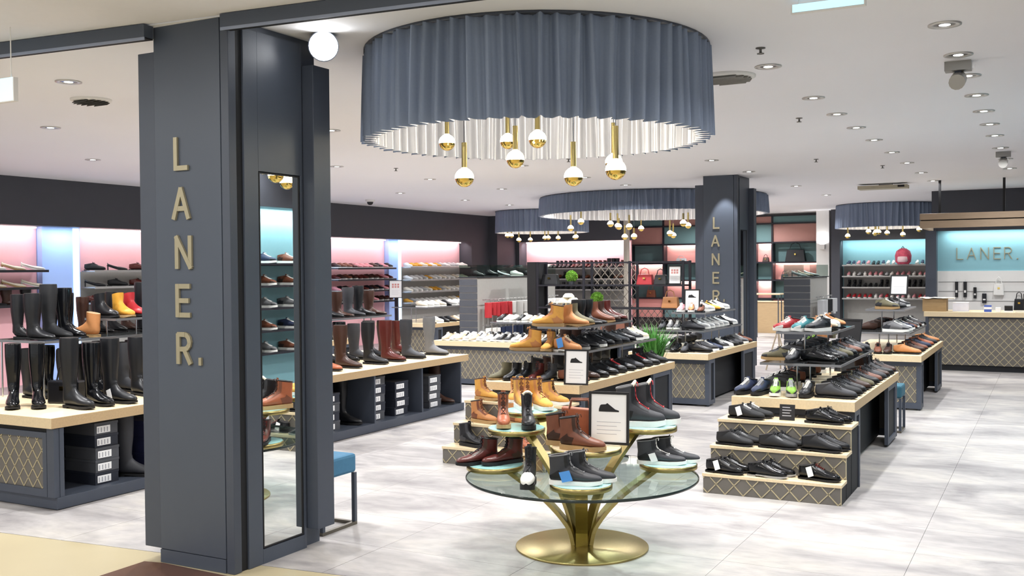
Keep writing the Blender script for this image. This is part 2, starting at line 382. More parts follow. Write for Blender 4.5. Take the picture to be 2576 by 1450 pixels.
# ------------------------------------------------------------------ ceiling fittings
dl_body = MB().lathe([(.088, 0), (.088, -.006), (.062, -.006), (.055, .0)], n=24).mesh('ring', mat('lamp_ring', 'c8c6c2', .3, .5, var=0))
dl_cup = MB().lathe([(.056, -.001), (.045, -.003), (.03, -.003)], n=20, cap=False).mesh('reflector', mat('lamp_cup', '6e6c68', .25, .8, var=0))
dl_lens = MB().lathe([(.03, -.004), (.0001, -.004)], n=16, cap=False).mesh('lens', GLOW)
def downlight(x, y, label, group, power=None, light=True):
    t = thing('ceiling_downlight', label, 'lamp', (x, y, CEIL - .001), 0, group)
    link('ring', dl_body, t); link('reflector', dl_cup, t); link('lens', dl_lens, t)
    if light: area('downlight_or_fill_beam', (x, y, CEIL - .02), .11, power or DOWN_W, (.985, .99, 1), (0, 0, -1), spread=150)
rowsd = [
    (-1.67, [6.75, 8.19, 9.17, 10.16, 11.26, 12.6, 14.0, 15.6, 17.2], 'over the aisle beside the stepped table', [2, 4, 6, 8]),
    (-.53, [6.08, 6.99, 7.8, 8.73, 9.66, 10.59, 11.55, 12.8, 14.18, 15.6], 'over the open aisle', [0, 3, 5, 7, 9]),
    (-3.75, [8.4, 10.3, 12.3, 14.05, 17.0, 19.5], 'added over the shop middle', [0, 1, 2, 4, 5]),  # the rows from here on are filled out with downlights added for light
    (-6.05, [4.78, 7.69, 9.6, 11.6, 13.6, 15.2, 21.5], 'over the boot table', [0, 1, 2, 3, 4, 5, 6]),
    (-8.1, [6.2, 8.22, 10.4, 12.6, 14.8, 17.5, 20.5], 'added between boot table and pink wall', [0, 1, 2, 3, 4, 5, 6]),
    (-10.0, [8.22, 10.2, 12.4, 14.6, 16.8, 18.6], 'in front of the pink wall', [0, 1, 2, 3, 4, 5])]
for x, ys, where, lit in rowsd:
    for i, y in enumerate(ys):
        downlight(x, y, 'recessed ceiling downlight %s, %s from the shop front' % (where, ORD[i]), 'ceiling downlights ' + where, DOWN_W * (1.6 if x < -1.7 else 1.0), i in lit)
for x, y in ((-4.95, 4.9), (-.75, 4.75), (-7.6, 4.4)): area('downlight_or_fill_beam', (x, y, CEIL - .02), .11, DOWN_W * (.6 if x > -1 else 1.2), (.985, .99, 1), (0, 0, -1), spread=150)  # extra beams without fittings, added to light the stand and entrance
for x, y in ((-6.5, 2.0), (-4.8, 2.2), (-3.2, 2.4), (-1.5, 2.0), (0.5, 2.4), (-3.2, .2), (-6, .2)): area('mall_beam', (x, y, CEIL - .02), .2, 22, (1, .985, .97), (0, 0, -1))
for x, y in ((.35, 6.5), (.35, 9), (.35, 12), (.35, 15), (-2.6, 20.5), (-6.4, 22.6), (-.3, 17.8), (-5, 22.5), (-6.5, 24.6), (-7.8, 24.6)): area('downlight_or_fill_beam', (x, y, CEIL - .02), .11, DOWN_W * (.35 if x > 0 else 1.3), (.985, .99, 1), (0, 0, -1), spread=150)  # beams without fittings; those before the board wall are added to brighten it
spr = MB().lathe([(.03, 0), (.03, -.005), (.008, -.008), (.008, -.03), (.022, -.034), (.022, -.038)], n=12).mesh('sprinkler', mat('sprinkler_grey', '6f6d69', .4, .4, var=0))
for x, y, wh in ((-1.57, 6.16, 'by the first aisle downlight'), (-2.01, 9.24, 'between big lamp shade and aisle'), (-2.6, 12.9, 'before the second large lamp shade'), (-4.4, 7.2, 'below left of the big lamp shade'), (-8.6, 6.0, 'over the boot table, nearest the entrance'), (-7.6, 11.0, 'over the middle of the boot table'), (-5.2, 11.2, 'beneath the big lamp shade'), (-2.0, 14.2, 'near the till')):
    tag(link('sprinkler', spr, None, (x, y, CEIL)), 'small grey ceiling sprinkler ' + wh.replace('below left of', 'beside'), 'sprinkler', 'ceiling sprinklers')
sd = thing('smoke_detector', 'white dome detector with dark lens on ceiling near the pink wall', 'detector', (-11.44, 15.69, CEIL))
MB().lathe([(.09, 0), (.09, -.03), (.07, -.04)], n=20).build('base', WHITE, sd)
MB().lathe([(.06, -.04), (.055, -.07), (.03, -.095), (.001, -.1)], n=20).build('lens', INK, sd)
g = thing('ceiling_speaker', 'round slotted ceiling grille beside the big curtain lamp shade', 'grille', (-2.0, 6.95, CEIL))
MB().lathe([(.19, 0), (.19, -.012), (.165, -.02)], n=32).build('rim', WHITE, g)
for i in range(7):
    y = -.13 + i * .043; hw = math.sqrt(.16 ** 2 - y * y)
    MB().obox((0, y, -.03), (hw, 0, 0), (0, .012, .008), (0, 0, .003)).build('slat', mat('grille_grey', 'a5a39e', .5), g)
g = thing('ceiling_speaker', 'dark slotted round grille in the ceiling above the boot table', 'grille', (-6.53, 5.36, CEIL))
MB().lathe([(.15, 0), (.15, -.012), (.13, -.018)], n=32).build('rim', WHITE, g)
for i in range(6):
    y = -.1 + i * .04; hw = math.sqrt(.125 ** 2 - y * y)
    MB().obox((0, y, -.026), (hw, 0, 0), (0, .012, .008), (0, 0, .003)).build('slat', mat('grille_dark', '4c4b49', .5), g)
def spot(x, y, label):
    t = thing('ceiling_spotlight', label, 'lamp', (x, y, CEIL))
    boxo('gear_box', -.08, .08, -.05, .05, -.06, 0, mat('spot_grey', '9b9995', .4, .3, var=0), t)
    boxo('bracket', -.02, .02, -.02, .02, -.1, -.06, FRAME, t)
    MB().tube([(0, .05, -.1), (0, -.11, -.15)], .05, 14).build('head', mat('spot_grey2', 'a9a7a3', .35, .3, var=0), t)
spot(-.55, 7.25, 'grey box spotlight between the first aisle downlights'); spot(-.52, 13.3, 'grey box spotlight among the far aisle downlights')
t = thing('ceiling_projector', 'beige box unit hung flat below the ceiling before the till', 'projector', (-2.4, 17.4, CEIL))
boxo('housing', -.42, .34, -.14, .14, -.085, -.03, mat('unit_beige', 'b0a892', .5), t); boxo('lens', .2, .3, -.16, -.14, -.07, -.04, INK, t); boxo('mount', -.1, .1, -.05, .05, -.03, 0, WHITE, t)
# flood lamp by the header, glaring at the camera
t = thing('flood_lamp', 'glaring white flood lamp at the ceiling beside the entrance pillar', 'lamp', (-3.62, 4.54, CEIL))
d = Vector((3.6, -4.5, -1.1)).normalized(); c = Vector((0, 0, -.07))
MB().tube([c - d * .07, c + d * .03], .085, 24).build('head', FRAME, t)
MB().tube([c + d * .0305, c + d * .034], .08, 24).build('lens', LAMPM, t); MB().tube([(0, 0, 0), (0, 0, -.04)], .012, 8).build('stem', FRAME, t)
area('flood_beam', Vector((-3.62, 4.54, CEIL)) + c + d * .05, .1, .8, (.95, .97, 1), d)
# hanging screens
for (cx, cy, z0, lab) in ((-.975, 5.13, 2.855, 'pale cyan hanging light sign over the aisle, cut by the picture top'), (-5.13, 3.58, 2.53, 'pale cyan hanging light sign above the boot table entrance')):
    t = thing('hanging_sign', lab, 'sign', (cx, cy, z0))
    hh = CEIL - z0 - .03 if z0 > 2.7 else .13; wd = .17
    boxo('screen', -wd, wd, -.012, .012, .006, hh, SCREEN, t); fr = MB()
    fr.box(-wd - .008, wd + .008, -.014, .014, 0, .006).box(-wd - .008, -wd, -.014, .014, .006, hh).box(wd, wd + .008, -.014, .014, .006, hh).build('frame', WHITE, t)
    MB().tube([(-wd + .03, 0, hh), (-wd + .03, 0, CEIL - z0 + .01)], .003, 6).build('cord', WHITE, t); MB().tube([(wd - .03, 0, hh), (wd - .03, 0, CEIL - z0 + .01)], .003, 6).build('cord', WHITE, t)
# seam and little black spot head on the mall ceiling
b = MB().bar((-5.6, 3.0, CEIL + .008), (-2.9, 2.75, CEIL + .008), .02, .008); b.build('trim_14', mat('seam_grey', '7d776d', .6), kind='structure')
t = thing('track_spot', 'small black spot head on the mall ceiling seam', 'lamp', (-4.6, 2.9, CEIL + .01))
MB().lathe([(.03, 0), (.03, -.02), (.018, -.05)], n=14).build('head', INK, t)

# ------------------------------------------------------------------ curtain lamp shades with gold bulbs
def drum(cx, cy, r, zb, pleats, label, stems, seed, amp=.02):
    t = thing('curtain_lamp_shade', label, 'lamp', (cx, cy, 0))
    rr = random.Random(seed); n = pleats * 10; ph = [rr.uniform(-.5, .5) for _ in range(pleats + 1)]; ph[-1] = ph[0]
    am = [rr.uniform(.7, 1.25) for _ in range(pleats + 1)]; am[-1] = am[0]; lean = [rr.uniform(-1, 1) for _ in range(pleats + 1)]; lean[-1] = lean[0]
    def ring(z, k, off):
        pts = []
        for i in range(n):
            q = i / 10; j = int(q); fr = q - j; lerp = lambda L: L[j] * (1 - fr) + L[j + 1] * fr
            a = 2 * math.pi * (q + lerp(lean) * (1 - k) * .28) / pleats
            s_ = abs(math.sin(math.pi * q + lerp(ph) * .6)); sh = 1.9 * (1 - s_) ** 1.25 - .7 - .25 * math.sin(2 * math.pi * q * 2)
            rad = r + off + amp * (.75 + .35 * k) * lerp(am) * sh + .006 * math.sin(5 * a + seed)
            pts.append((rad * math.cos(a), rad * math.sin(a), z))
        return pts
    zt = CEIL - .012; lv = [(zt, 0), (zt - (zt - zb) * .12, .15), (zt - (zt - zb) * .45, .5), (zb, 1)]
    b = MB(); b.loft([ring(z, k, 0) for z, k in lv], 0, cap=False); b.build('curtain', FABRIC, t)
    b = MB(); b.loft([ring(z, k, -.008)[::-1] for z, k in lv], 0, cap=False); b.build('lining', LINING, t)
    b = MB(); b.lathe([(r + .03, CEIL - .014), (r + .03, CEIL - .001), (r - .03, CEIL - .001), (r - .03, CEIL - .014)], n=64, cap=False); b.build('track', FRAME, t)
    for (x, y, z, L, br) in stems:
        s_ = MB().tube([(x, y, CEIL), (x, y, z + L)], .003, 6); s_.build('cable', FRAME, t)
        st = MB().tube([(x, y, z + L), (x, y, z + br * .8)], .017 * br / .06, 14).build('stem', GOLD, t)
        if br > .05 or True:
            prof = [(.0005, -1), (.25, -.97), (.5, -.866), (.75, -.66), (.92, -.4), (.99, -.12)]
            bl = MB().lathe([(a * br, c * br) for a, c in prof], (x, y, z), 20).build('bulb_cap', GOLDM, t)
            prof = [(.99, -.12), (1, .05), (.95, .32), (.8, .6), (.55, .83), (.3, .97), (.25, 1.15), (.2, 1.25)]
            MB().lathe([(a * br, c * br) for a, c in prof], (x, y, z), 20).build('bulb', BULB, t)
    return t
c1 = (-2.82, 5.61)
def st(px, py, z, L=.22, br=.055): return (px - c1[0], py - c1[1], z, L, br)
stems = [st(-2.98, 5.0, 2.125, .2), st(-2.86, 5.4, 2.26, .2), st(-2.78, 5.54, 2.39, .18), st(-2.43, 5.3, 2.125, .2), st(-2.30, 5.62, 2.185, .26, .062), st(-2.46, 5.98, 2.27, .25),
         st(-3.25, 5.25, 2.37, .2, .05), st(-3.1, 5.75, 2.42, .25, .05)]
drum(c1[0], c1[1], 1.028, 2.385, 70, 'huge pleated grey curtain lamp shade above the glass stand', stems, 3, .045)
area('shade_glow', (c1[0], c1[1], 2.88), .9, 7, (1, .98, .95))
for x, y, pw in ((-2.35, 5.35, 7), (-3.2, 5.35, 5), (-2.75, 6.1, 6)):
    area('added_shade_spot', (x, y, 2.9), .05, pw, (1, .98, .95), (0, 0, -1), spread=85)  # unseen spots added inside the shade for crisp shadows under the stand
area('downlight_or_fill_beam', (-1.67, 6.75, CEIL - .02), .09, 14, (.985, .99, 1), (0, 0, -1), spread=90)
for p in stems[:6]:
    l = bpy.data.lights.new('bulb_light', 'POINT'); l.energy = 1.6; l.color = (1, .93, .8); l.shadow_soft_size = .05
    link('bulb_light', l, None, (c1[0] + p[0], c1[1] + p[1], p[2] + .13))
rr = random.Random(5)
def cluster(n, rad, z0, z1, br):
    out = []
    while len(out) < n:
        x, y = rr.uniform(-rad, rad), rr.uniform(-rad, rad)
        if x * x + y * y > rad * rad or any((x - a[0]) ** 2 + (y - a[1]) ** 2 < (3 * br) ** 2 for a in out): continue
        z = rr.uniform(z0, z1); out.append((x, y, z, rr.uniform(.16, .26), br))
    return out
drum(-6.68, 18.1, 2.08, 2.585, 110, 'widest grey curtain lamp shade with many bulbs, behind the inner pillar', cluster(17, 1.75, 2.2, 2.46, .058), 11, .05)
drum(-10.5, 21.1, 1.05, 2.43, 56, 'grey curtain lamp shade in the far corner by the pink walls', cluster(9, .85, 2.24, 2.4, .055), 12, .045)
drum(-3.2, 23.3, 1.02, 2.42, 56, 'grey curtain lamp shade in front of the blue bay', cluster(8, .85, 2.22, 2.38, .055), 13, .045)
area('shade_glow', (-6.68, 18.1, 2.88), 2.4, 35, (1, .93, .85)); area('shade_glow', (-10.5, 21.1, 2.88), 1.2, 14, (1, .93, .85)); area('shade_glow', (-3.2, 23.3, 2.88), 1.2, 16, (1, .93, .85))
# ------------------------------------------------------------------ footwear library
PAL = {'black': ('17181c', .38), 'matt black': ('1d1e21', .62), 'glossy black': ('101114', .14), 'dark brown': ('3c251d', .4), 'burgundy': ('54231f', .28), 'brown': ('754532', .45),
       'chestnut': ('a05a3c', .4), 'tan': ('bd8150', .55), 'wheat': ('d8a04e', .75), 'grey': ('6e6e70', .6), 'dark grey': ('36373c', .55), 'navy': ('2a3450', .55), 'white': ('e6e4e0', .5),
       'green': ('7fae3a', .5), 'red': ('b02c33', .45), 'beige': ('d3c0a6', .55), 'rose': ('d9929a', .5), 'olive': ('6b6650', .7), 'silver': ('b9babd', .3), 'teal': ('3f8890', .5), 'cream': ('eadfca', .5), 'mustard': ('d59a35', .6)}
def pm(c):
    if c in ('sole_gum', 'sole_tan'): return mat('sole_tan', 'a98a5f', .7)
    if c == 'sole_white': return mat('sole_white', 'e9e8e4', .5, var=.02)
    if c == 'sole_black': return mat('sole_black', '1a1a1c', .6)
    if c == 'sole_grey': return mat('sole_grey', '9c9b98', .6)
    h, r = PAL[c]; return mat('leather_' + c.replace(' ', '_'), h, r, var=.14, scale=30, bump=.15)
LINI = mat('shoe_lining', '2d2826', .9); LINB = mat('shoe_lining_beige', 'b39a78', .9)
# per ring: B(x,z) sole/back point, T(x,z) top/front point, half width, lateral taper to the top
LOW = [((.298, .022), (.299, .032), .010, .2), ((.290, .017), (.291, .047), .026, .3), ((.268, .016), (.269, .058), .040, .35), ((.235, .016), (.235, .066), .048, .4), ((.2, .016), (.196, .078), .050, .45),
       ((.165, .016), (.158, .095), .046, .5), ((.125, .016), (.132, .108), .042, .5), ((.08, .016), (.12, .113), .038, .45), ((.035, .016), (.116, .113), .036, .35), ((.006, .022), (.114, .112), .034, .3),
       ((-.001, .045), (.113, .112), .035, .2), ((.001, .075), (.112, .111), .034, .1), ((.003, .092), (.112, .111), .033, .1)]
ANK = LOW[:6] + [((.125, .016), (.134, .112), .043, .5), ((.08, .016), (.125, .122), .040, .45), ((.035, .016), (.121, .128), .038, .35), ((.006, .022), (.119, .132), .037, .25), ((-.002, .05), (.117, .136), .038, .2),
       ((.001, .09), (.115, .145), .039, .1), ((-.001, .125), (.113, .16), .040, 0), ((-.003, .155), (.113, .18), .041, 0), ((-.004, .18), (.112, .2), .0415, 0)]
TALL = ANK[:12] + [((.006, .13), (.108, .16), .042, 0), ((.0, .2), (.112, .215), .046, 0), ((-.012, .28), (.12, .285), .053, 0), ((-.018, .36), (.124, .36), .058, 0), ((-.016, .44), (.124, .44), .058, 0), ((-.012, .455), (.122, .455), .057, 0)]
PUMP = [((.298, .012), (.299, .018), .006, .2), ((.285, .008), (.286, .03), .022, .3), ((.255, .007), (.255, .042), .036, .35), ((.22, .008), (.218, .05), .042, .4), ((.185, .012), (.19, .055), .042, .45), ((.13, .03), (.15, .058), .037, .2),
        ((.07, .055), (.08, .078), .031, .1), ((.02, .068), (.02, .1), .028, .1), ((.003, .07), (.004, .118), .012, 0)]
def outline(L=.30, grow=0, n=9, side=1, toe=1.0):
    hw = [(0, .012), (.008, .024), (.03, .033), (.07, .036), (.12, .037), (.17, .043), (.21, .049), (.245, .047), (.272, .037), (.289, .023), (.299, .008)]
    sm_ = []
    for i in range(len(hw) - 1):
        p0, p1, p2, p3 = hw[max(i - 1, 0)], hw[i], hw[i + 1], hw[min(i + 2, len(hw) - 1)]
        for t in (0, .5): sm_.append(tuple(.5 * (2 * p1[q] + (p2[q] - p0[q]) * t + (2 * p0[q] - 5 * p1[q] + 4 * p2[q] - p3[q]) * t * t + (3 * p1[q] - p0[q] - 3 * p2[q] + p3[q]) * t ** 3) for q in (0, 1)))
    hw = sm_ + [hw[-1]]
    up = [(x + grow * (1 if x > .15 else -1) * (.5 if .05 < x < .25 else 1), w + grow) for x, w in hw]
    bend = lambda x: side * .010 * (x / .3) ** 2
    a = [(x, w + bend(x)) for x, w in up]; b = [(x, -w + bend(x)) for x, w in reversed(up)]
    return (a + b)[::-1]
def interp(rs, k):
    out = []
    for i in range(len(rs) - 1):
        p0, p1, p2, p3 = rs[max(i - 1, 0)], rs[i], rs[i + 1], rs[min(i + 2, len(rs) - 1)]
        for j in range(k):
            t = j / k; c = lambda a, b_, c_, d_: .5 * (2 * b_ + (c_ - a) * t + (2 * a - 5 * b_ + 4 * c_ - d_) * t * t + (3 * b_ - a - 3 * c_ + d_) * t ** 3)
            fl = [(r[0][0], r[0][1], r[1][0], r[1][1], r[2], r[3]) for r in (p0, p1, p2, p3)]
            v = [c(*[q[m_] for q in fl]) for m_ in range(6)]; out.append(((v[0], v[1]), (v[2], v[3]), max(v[4], .004), v[5]))
    return out + [rs[-1]]
def ringpts(r, n, side, dz=0, sc=1.0, dx=-.15, drop=0):
    (bx, bz), (tx, tz), wd, tp = r; cx, cz = (bx + tx) / 2, (bz + tz) / 2; out = []
    for k in range(n):
        a = 2 * math.pi * k / n; c, s_ = -math.cos(a), math.sin(a)
        c2 = math.copysign(abs(c) ** .85, c); s2 = math.copysign(abs(s_) ** .72, s_)
        x = cx + (tx - bx) / 2 * c2 * sc; z = cz + (tz - bz) / 2 * c2 * sc + dz - drop
        y = wd * s2 * sc * (1 - tp * max(0, c2) ** 1.3) + side * .010 * (max(x, 0) / .3) ** 2
        out.append((x + dx, y, z))
    return out
MCACHE = {}
def shoe_meshes(kind, side, up, sole, lace, det, extra=()):
    key = (kind, side, up, sole, lace, det, extra)
    if key in MCACHE: return MCACHE[key]
    base = {'low': LOW, 'sneaker': LOW, 'ankle': ANK, 'chelsea': ANK, 'tall': TALL, 'pump': PUMP}[kind]
    n = 18 if det == 2 else 12 if det == 1 else 8
    sth = {'low': .012, 'sneaker': .022, 'ankle': .022, 'chelsea': .016, 'tall': .016, 'pump': .004}[kind] if sole != 'thick' else .03
    up_dz = sth - .012 if kind != 'pump' else 0
    rs = interp(base, 2) if det == 2 else base if det == 1 else base[::2] + ([base[-1]] if (len(base) - 1) % 2 else [])
    b = MB(); rings = [ringpts(r, n, side, up_dz) for r in rs]
    b.loft(rings, 0, cap=False); b.add(rings[0], [tuple(range(n - 1, -1, -1))], 0)
    last = rs[-1]
    if kind != 'pump':
        inn = [ringpts(last, n, side, up_dz), ringpts(last, n, side, up_dz + .001, .86), ringpts(last, n, side, up_dz, .84, drop=.035 if kind != 'tall' else .08)]
        b.loft(inn, 1, cap=False); b.add(inn[-1], [tuple(range(n))], 1)
    else:
        # open back of a court shoe: dark footbed seen from above
        pts = [(x - .15, y * .8, .02 + max(0, (.16 - x)) * .36) for x, y in outline(side=side) if x < .19]
    meshes = []
    if det == 0:
        o_ = outline(side=side)[::4]
        pts = [(x - .15, y * 1.02) for x, y in o_]
        if kind == 'pump': b.prism([(x, y * .7) for x, y in pts], lambda x: max(0, (.03 - x)) * .36, lambda x: .008 + max(0, (.03 - x)) * .38, 2); b.box(-.148, -.13, -.008, .008, 0, .068, 2)
        else: b.prism(pts, 0, sth + .004, 2)
        meshes.append(('upper', b.mesh('shoe_' + kind, [pm(up), LINI, pm(sole)]), None)); MCACHE[key] = meshes; return meshes
    meshes.append(('upper', b.mesh('upper', [pm(up), LINB if up in ('wheat', 'tan', 'chestnut') else LINI]), None))
    s = MB(); pts = [(x - .15, y) for x, y in outline(grow=.004, side=side)]
    if kind in ('sneaker', 'ankle'):
        s.prism(pts, lambda x: max(0, (x - .09)) * .16, lambda x: sth + .006 + max(0, x - .08) * .08 + max(0, -x - .1) * .08)
    elif kind == 'pump':
        s.prism([(x, y * .75) for x, y in pts], lambda x: max(0, (.03 - x)) * .36, lambda x: .008 + max(0, (.03 - x)) * .38); s.box(-.148, -.13, -.008, .008, 0, .068)
    else:
        bot = lambda x: .009 * min(1, max(0, (.03 - x) / .07)) + max(0, x - .07) ** 2 * 1.8
        s.prism(pts, bot, lambda x: sth + .004 + max(0, x - .08) * .06)
        s.prism([(x, y) for x, y in pts if x < -.07], 0, .016)
    meshes.append(('sole', s.mesh('sole', pm(sole)), None))
    if lace:
        l = MB(); rsd = interp(base, 3); top = [r for r in rsd if .125 <= r[1][0] <= (.225 if kind == 'sneaker' else .195)] if kind != 'ankle' else [r for r in rsd if .108 <= r[1][0] <= .2]
        step = max(1, len(top) // 6); pr_ = None
        for r in top[::step]:
            x, z = r[1][0] - .15, r[1][1] + up_dz; y0 = side * .010 * (max(r[1][0], 0) / .3) ** 2; hw_ = .017
            nx = (.35 if z < .12 else .9)
            q = (x + .004 * nx, y0, z + .003)
            l.bar((q[0], q[1] - hw_, q[2] - .006), (q[0], q[1], q[2] + .001), .005, .004); l.bar((q[0], q[1], q[2] + .001), (q[0], q[1] + hw_, q[2] - .006), .005, .004)
            if pr_: l.bar((pr_[0], pr_[1] - hw_, pr_[2] - .004), (q[0], q[1] + hw_, q[2] - .004), .004, .003); l.bar((pr_[0], pr_[1] + hw_, pr_[2] - .004), (q[0], q[1] - hw_, q[2] - .004), .004, .003)
            pr_ = q
        for sg in (-1, 1): l.tube([(q[0], q[1], q[2] + .004), (q[0] + .014, q[1] + sg * .018, q[2] + .006), (q[0] + .016, q[1] + sg * .026, q[2] - .012)], .0022, 5)
        meshes.append(('laces', l.mesh('laces', pm(lace)), None))
        tg = MB(); x, z = top[-1][1][0] - .15, top[-1][1][1] + up_dz
        tg.obox((x - .005, side * .002, z + .004), (-.006 if kind != 'ankle' else .001, 0, .013), (0, .017, 0), (.0025, 0, .001))
        if 'fleece' in extra: tg = MB(); tg.tube([(x - .014, -.03, z - .004), (x - .002, -.018, z + .008), (x + .002, 0, z + .014), (x - .002, .018, z + .008), (x - .014, .03, z - .004)], .0095, 8)
        meshes.append(('tongue', tg.mesh('tongue', pm('cream' if 'fleece' in extra else up)), 'cream fleece tongue' if 'fleece' in extra else None))
    if kind in ('ankle', 'sneaker', 'low') and det == 2:
        c = MB(); pts_ = ringpts(last, 18, side, up_dz, .98); pts_.append(pts_[0]); c.tube(pts_, .0055 if kind != 'low' else .003, 6, cap=False)
        colr = {'wheat': 'dark brown', 'dark grey': 'grey', 'grey': 'dark grey'}.get(up, 'black' if up != 'black' else 'dark grey')
        meshes.append(('collar', c.mesh('collar', pm(colr)), None))
    def strip(name, rsx, k0, k1, col, sc_=1.0, off=.0016, lab=None):
        c = MB(); n_ = 24; K = [k for k in range(n_ + 1) if k0 * n_ <= k <= k1 * n_]; rr_ = []
        for r in interp(rsx, 3):
            q_ = ringpts((r[0], r[1], r[2] + off, r[3]), n_, side, up_dz); cx_ = sum(v[0] for v in q_) / n_; cz_ = sum(v[2] for v in q_) / n_
            rr_.append([(cx_ + (q_[k % n_][0] - cx_) * 1.02, q_[k % n_][1], cz_ + (q_[k % n_][2] - cz_) * 1.03) for k in K])
        m_ = len(K); vs = [v for q_ in rr_ for v in q_]; fs = [(i * m_ + k, i * m_ + k + 1, (i + 1) * m_ + k + 1, (i + 1) * m_ + k) for i in range(len(rr_) - 1) for k in range(m_ - 1)]
        c.add(vs, fs, 0, True); meshes.append((name, c.mesh(name, pm(col)), lab))
    TR = {'black': 'dark grey', 'matt black': 'black', 'glossy black': 'black', 'dark grey': 'black', 'grey': 'dark grey', 'brown': 'dark brown', 'dark brown': 'black', 'wheat': 'tan', 'navy': 'black', 'white': 'silver', 'green': 'dark grey', 'burgundy': 'dark brown', 'chestnut': 'brown', 'tan': 'brown', 'olive': 'dark grey', 'silver': 'grey', 'rose': 'white', 'red': 'white', 'teal': 'white', 'beige': 'cream', 'cream': 'beige', 'mustard': 'tan'}
    if kind in ('ankle', 'sneaker', 'low') and det >= 1:
        if kind != 'low': strip('heel_counter', base[7:11], .02, .26, TR[up]); strip('heel_counter', base[7:11], .74, .98, TR[up])
        if kind == 'sneaker': strip('toe_guard', base[0:4], .08, .30, TR[up]); strip('toe_guard', base[0:4], .70, .92, TR[up])
        if det == 2: strip('eyestay', base[4:7] if kind != 'ankle' else base[4:], .30, .43, TR[up]); strip('eyestay', base[4:7] if kind != 'ankle' else base[4:], .57, .70, TR[up])
    if 'toe' in extra:
        c = MB(); rr_ = interp(base[:5], 4); c.loft([ringpts((r[0], r[1], r[2] * 1.04, r[3] * .8), 16, side, up_dz + .0018) for r in rr_], 0, cap=False); meshes.append(('toe_cap', c.mesh('toe_cap', pm('white')), 'white toe cap'))
    if 'tag' in extra or 'bluetag' in extra:
        c = MB(); c.obox((-.05, -.058, .065), (.02 if 'tag' in extra else .03, 0, .008), (0, .0012, .0), (-.010, 0, .034)); meshes.append(('swing_tag', c.mesh('swing_tag', PAPER if 'tag' in extra else mat('blue_card', '4f8fd6', .5, var=0)), 'white swing tag' if 'tag' in extra else 'blue swing tag'))
    MCACHE[key] = meshes
    return meshes
CATS = {'low': ('low_shoe', 'shoe'), 'sneaker': ('sneaker', 'sneaker'), 'ankle': ('ankle_boot', 'boot'), 'chelsea': ('ankle_boot', 'boot'), 'tall': ('knee_boot', 'boot'), 'pump': ('court_shoe', 'high heel')}
NOUN = {'low': 'shoe', 'sneaker': 'sneaker', 'ankle': 'lace-up boot', 'chelsea': 'ankle boot', 'tall': 'knee boot', 'pump': 'court shoe'}
def shoe(kind, x, y, z, ang, up, sole='sole_black', lace='black', side=1, label='', group=None, det=1, extra=(), sc=1.0, zs=1.0, ys=.94):
    if kind in ('chelsea', 'tall', 'pump'): lace = None
    name, cat = CATS[kind]; ms = shoe_meshes(kind, side, up, sole, lace, det, tuple(extra))
    if det == 0: r = link(name, ms[0][1], None, (x, y, z), math.radians(ang))
    else:
        r = link(name, None, None, (x, y, z), math.radians(ang))
        for nm, me, lb in ms:
            c = link(nm, me, r)
            if lb: c['label'] = lb
    r.scale = (sc, sc * ys, sc * zs); tag(r, label, cat, group)
    return r
def row(n, p, q, z, ang, specs, where, frm, det=1, jit=4, group=None, sc=.98, pairs=False):
    """n single shoes on a straight line from p to q, all toes at angle ang; where/frm complete the label"""
    for i in range(n):
        t = i / max(1, n - 1); x, y = p[0] + (q[0] - p[0]) * t, p[1] + (q[1] - p[1]) * t
        sp = specs[i % len(specs)] if isinstance(specs, list) else specs(i); kind, up = sp[0], sp[1]
        sole = sp[2] if len(sp) > 2 else ('sole_white' if kind == 'sneaker' else 'sole_black'); lace = sp[3] if len(sp) > 3 else ('white' if kind == 'sneaker' and up != 'white' else 'black')
        ex = sp[4] if len(sp) > 4 else (); zs = sp[5] if len(sp) > 5 else 1
        if kind in ('ankle', 'chelsea') and z < 1: zs = .82
        shoe(kind, x, y, z, ang + R.uniform(-jit, jit), up, sole, lace, 1 if i % 2 else -1, '%s %s, %s %s on %s' % (up, NOUN[kind], ORD[i], frm, where), group or NOUN[kind] + 's in ' + where, det, ex, sc, zs)
def pick(opts, seed):
    r_ = random.Random(seed); L_ = [r_.choice(opts) for _ in range(60)]
    return L_

# ------------------------------------------------------------------ display furniture
def slab(parent, x0, x1, y0, y1, zt=TOP, th=.072):
    b = MB().box(x0, x1, y0, y1, zt - th, zt); o = b.build('tabletop', OAK, parent, .003)
    o.data.materials.append(OAKY)
    for p in o.data.polygons:
        if abs(p.normal.x) > .5: p.material_index = 1
    return o
def end_panel(parent, x0, x1, y, z0, z1, ny, lat=True, dx=.09, dy=.125, fw_=.05):
    """framed lattice panel facing -y or +y at plane y"""
    s = -ny
    yb = y - ny * .03
    lo, hi = sorted((y, yb))
    fr = MB()
    fr.box(x0, x0 + fw_, lo, hi, z0, z1).box(x1 - fw_, x1, lo, hi, z0, z1).box(x0 + fw_, x1 - fw_, lo, hi, z1 - fw_, z1).box(x0 + fw_, x1 - fw_, lo, hi, z0, z0 + fw_ * 1.3)
    fo = fr.build('end_frame', FRAME, parent)
    yp = y - ny * .012
    lo, hi = sorted((yp, y - ny * .024))
    pn = boxo('lattice_panel', x0 + fw_, x1 - fw_, lo, hi, z0 + fw_ * 1.3, z1 - fw_, TAUPE, parent)
    if lat: lattice('lattice', pn, (x0 + fw_, yp, z0 + fw_ * 1.3), (1, 0, 0), (0, 0, 1), (0, ny, 0), x1 - x0 - 2 * fw_, z1 - z0 - 2.3 * fw_, dx, dy)
